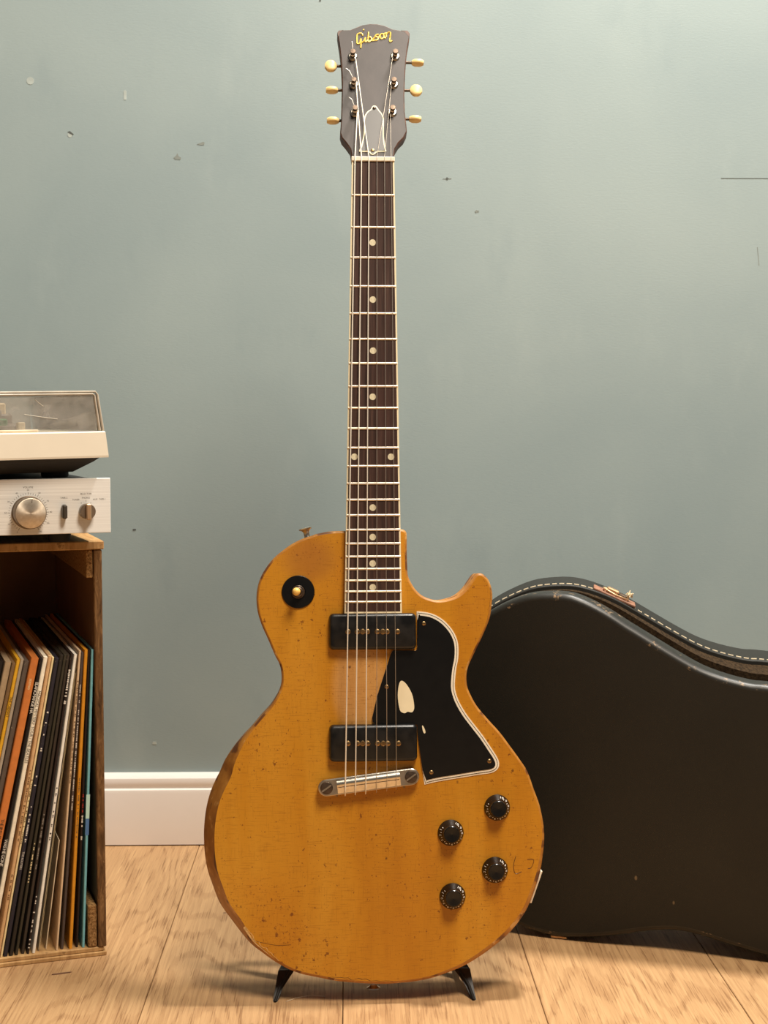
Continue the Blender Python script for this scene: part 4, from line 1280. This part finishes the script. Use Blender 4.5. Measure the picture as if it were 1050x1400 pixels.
for x, z_ in ((-30.2, 31.2), (-25.3, 33.0), (-20.4, 31.2)):
    items.append((tk, Matrix.Translation((x * MM, -0.1 * MM, z_ * MM)) @ XR))
join_meshes('printed_lettering', items, M['ink'], am)
sw = MB().box(-2.4, 2.4, -9, 0, -7.2, 7.2, ch=1.4).build('tape_switch', M['switch'], am, loc=(-48.1, 0, 22.8))
SX, SZ = -24.8, 22.6
sk = front_lathe([(8.0, 0), (8.0, 7.5), (7.5, 8.2), (0.01, 8.2)], SX, SZ, 'selector_knob', M['knob_side'], am, n=36)
MB().box(-2.4, 2.4, -8.0, 8.0, 8.2, 13.2, ch=0.8).build('pointer_bar', M['copper'], sk)

# ------------------------------------------------------------------ turntable on the amplifier
ROLL = R(-1.0)
tt = empty('turntable', [c * MM for c in TT_O], (0, ROLL, R(24)))
tag(tt, 'cream turntable with clear dust cover standing on the silver amplifier', 'turntable')
TW, TD = 430, 330
MB().rings([[(-TW, 0, 0), (0, 0, 0), (0, TD, 0), (-TW, TD, 0)], [(-TW, -0.2, 2), (0, -0.2, 2), (0, TD, 2), (-TW, TD, 2)],
            [(-TW + 2, 1.2, 25.6), (-2.2, 1.2, 25.6), (-2.2, TD - 2, 25.6), (-TW + 2, TD - 2, 25.6)],
            [(-TW + 3, 2.4, 26.8), (-3.2, 2.4, 26.8), (-3.2, TD - 3, 26.8), (-TW + 3, TD - 3, 26.8)]]).build('plinth', M['plinth'], tt)
MB().rings([[(-TW + 8, 6, -0.2), (-8, 6, -0.2), (-8, TD - 6, -0.2), (-TW + 8, TD - 6, -0.2)],
            [(-TW + 12, 10, -4), (-13, 10, -4), (-13, TD - 12, -4), (-TW + 12, TD - 12, -4)],
            [(-TW + 34, 22, -14.4), (-32, 22, -14.4), (-32, TD - 30, -14.4), (-TW + 34, TD - 30, -14.4)]]).build('underbody', M['chassis'], tt)
for x in (-TW + 60, -46):
    for y in (42, TD - 60):
        h_ = 20.3 if x > -100 else 13.5
        MB().lathe([(13, -h_), (14, -h_ + 2), (14, -14), (12, -10)] if h_ > 16 else [(13, -14.6), (14, -13.4), (12, -10)], (x, y, 0), n=20).build('foot', M['feet'], tt, smooth=40)
# dust cover: five clear panes with smoky edges
x0, x1, y0, y1, z0, z1 = -TW + 6, -4.0, 4.0, TD - 6, 27.0, 68.0
ti = 3.5
dc = MB().box(x0 + ti, x1 - ti - 2.6, y0 + 0.6, y0 + 2.6, z0, z1 - 3.2).build('dust_cover', M['acrylic'], tt)
MB().box(x0 + ti, x1 - ti - 2, y0 + 1, y1 - 1, z1 - 2.4, z1 - 0.6).build('top_pane', M['acrylic'], dc)
MB().rings([[(x1 - 2.2, y0 + 2, z0), (x1 - 0.2, y0 + 2, z0), (x1 - 5.4, y0 + 2, z1 - 3), (x1 - 7.4, y0 + 2, z1 - 3)],
            [(x1 - 2.2, y1, z0), (x1 - 0.2, y1, z0), (x1 - 5.4, y1, z1 - 3), (x1 - 7.4, y1, z1 - 3)]]).build('side_pane', M['acrylic'], dc)
MB().box(x0, x0 + 2, y0 + 2, y1, z0, z1 - 3).build('side_pane', M['acrylic'], dc)
MB().box(x0 + 2, x1 - 6, y1 - 2, y1, z0, z1 - 3).build('back_pane', M['acrylic'], dc)
MB().tube([(x0, y0 + 1.5, z1 - 1.0), (x1 - 6.5, y0 + 1.5, z1 - 1.0), (x1 - 4.6, y0 + 1.5, z1 - 4), (x1 + 0.3, y0 + 1.5, z0)], [1.1, 1.1, 1.3, 1.5], 8).build('smoky_edge', M['acrylic_edge'], dc, smooth=50)
MB().tube([(x0, y0 - 0.2, z1 - 3.4), (x1 - 9.5, y0 - 0.2, z1 - 3.4), (x1 - 8.0, y0 - 0.2, z1 - 5), (x1 - 3.6, y0 - 0.2, z0 + 0.4)], [1.0, 1.0, 1.0, 1.5], 8).build('pale_lip', M['acrylic_lip'], dc, smooth=50)
for k, pts in enumerate(([(-83, 0, 45), (-65, 0, 42), (-50, 0, 40)], [(-72, 0, 60), (-68, 0, 56), (-64, 0, 53)])):
    MB().tube([(x, y0 + 0.45, z_) for x, y, z_ in pts], 0.22, 5).build('scratch', M['scratch'], dc)
# platter, record and tonearm under the cover
pl = MB().lathe([(148, 27), (150, 29), (150, 33), (148, 34)], (-262, 165, 0), n=72).build('platter', M['grey_part'], tt, smooth=35)
MB().lathe([(150, 34.1), (150.6, 35), (150, 35.9), (50, 36.0)], (-262, 165, 0), n=72).build('black_disc', M['vinyl'], pl, smooth=35)
MB().lathe([(50, 36), (50, 36.2), (3, 36.2)], (-262, 165, 0), n=40).build('disc_label', M['green'], pl)
MB().lathe([(3, 30), (3, 42), (2, 44)], (-262, 165, 0), n=12).build('spindle', M['nickel'], pl, smooth=40)
ta = MB().lathe([(24, 26.8), (24, 33), (21, 35), (14, 36), (14, 44), (12, 46)], (-96, 72, 0), n=30).build('tonearm', M['grey_part'], tt, smooth=35)
MB().tube([(-96, 112, 47), (-96, 72, 47), (-104, -8 + 40, 47), (-112, 20, 42)], 4.0, 10).build('arm_tube', M['grey_part'], ta, smooth=60)
MB().box(-106, -90, 60, 90, 44, 57, ch=1.5).build('arm_rest', M['cream_part'], ta)
MB().box(-82, -75, 40, 52, 26.9, 37, ch=0.8).build('speed_lever', M['cream_part'], tt)
MB().box(-108, -96, 22, 40, 34, 41, ch=1.5).build('headshell', M['green'], ta)
MB().lathe([(11, 104), (11, 126), (9, 128)], (-96, 0, 47), axis='y', n=20).build('counterweight', M['vinyl'], ta, smooth=35)
MB().box(-TW + 40, -70, 3.2, 9, 26.8, 29.6, ch=0.5).build('cue_bar', M['cream_part'], tt)

# ------------------------------------------------------------------ small things on the floor
sp = MB().prism([(-9, -2.6), (-2, -1.0), (9, 3.4), (10, 5), (0, 2.0), (-8, -0.6)], 0, 1.0).build('wood_splinter', M['splinter'], loc=(-299, -477, 0))
tag(sp, 'small brown splinter lying on the oak floor before the crate', 'splinter')
th_ = MB().tube([(-62, -556, 0.5), (-52, -547, 0.6), (-38, -543, 1.5), (-24, -544, 0.5)], 0.35, 5).build('white_thread', M['thread'])
tag(th_, 'thin white thread on the floor by the stand foot', 'thread')
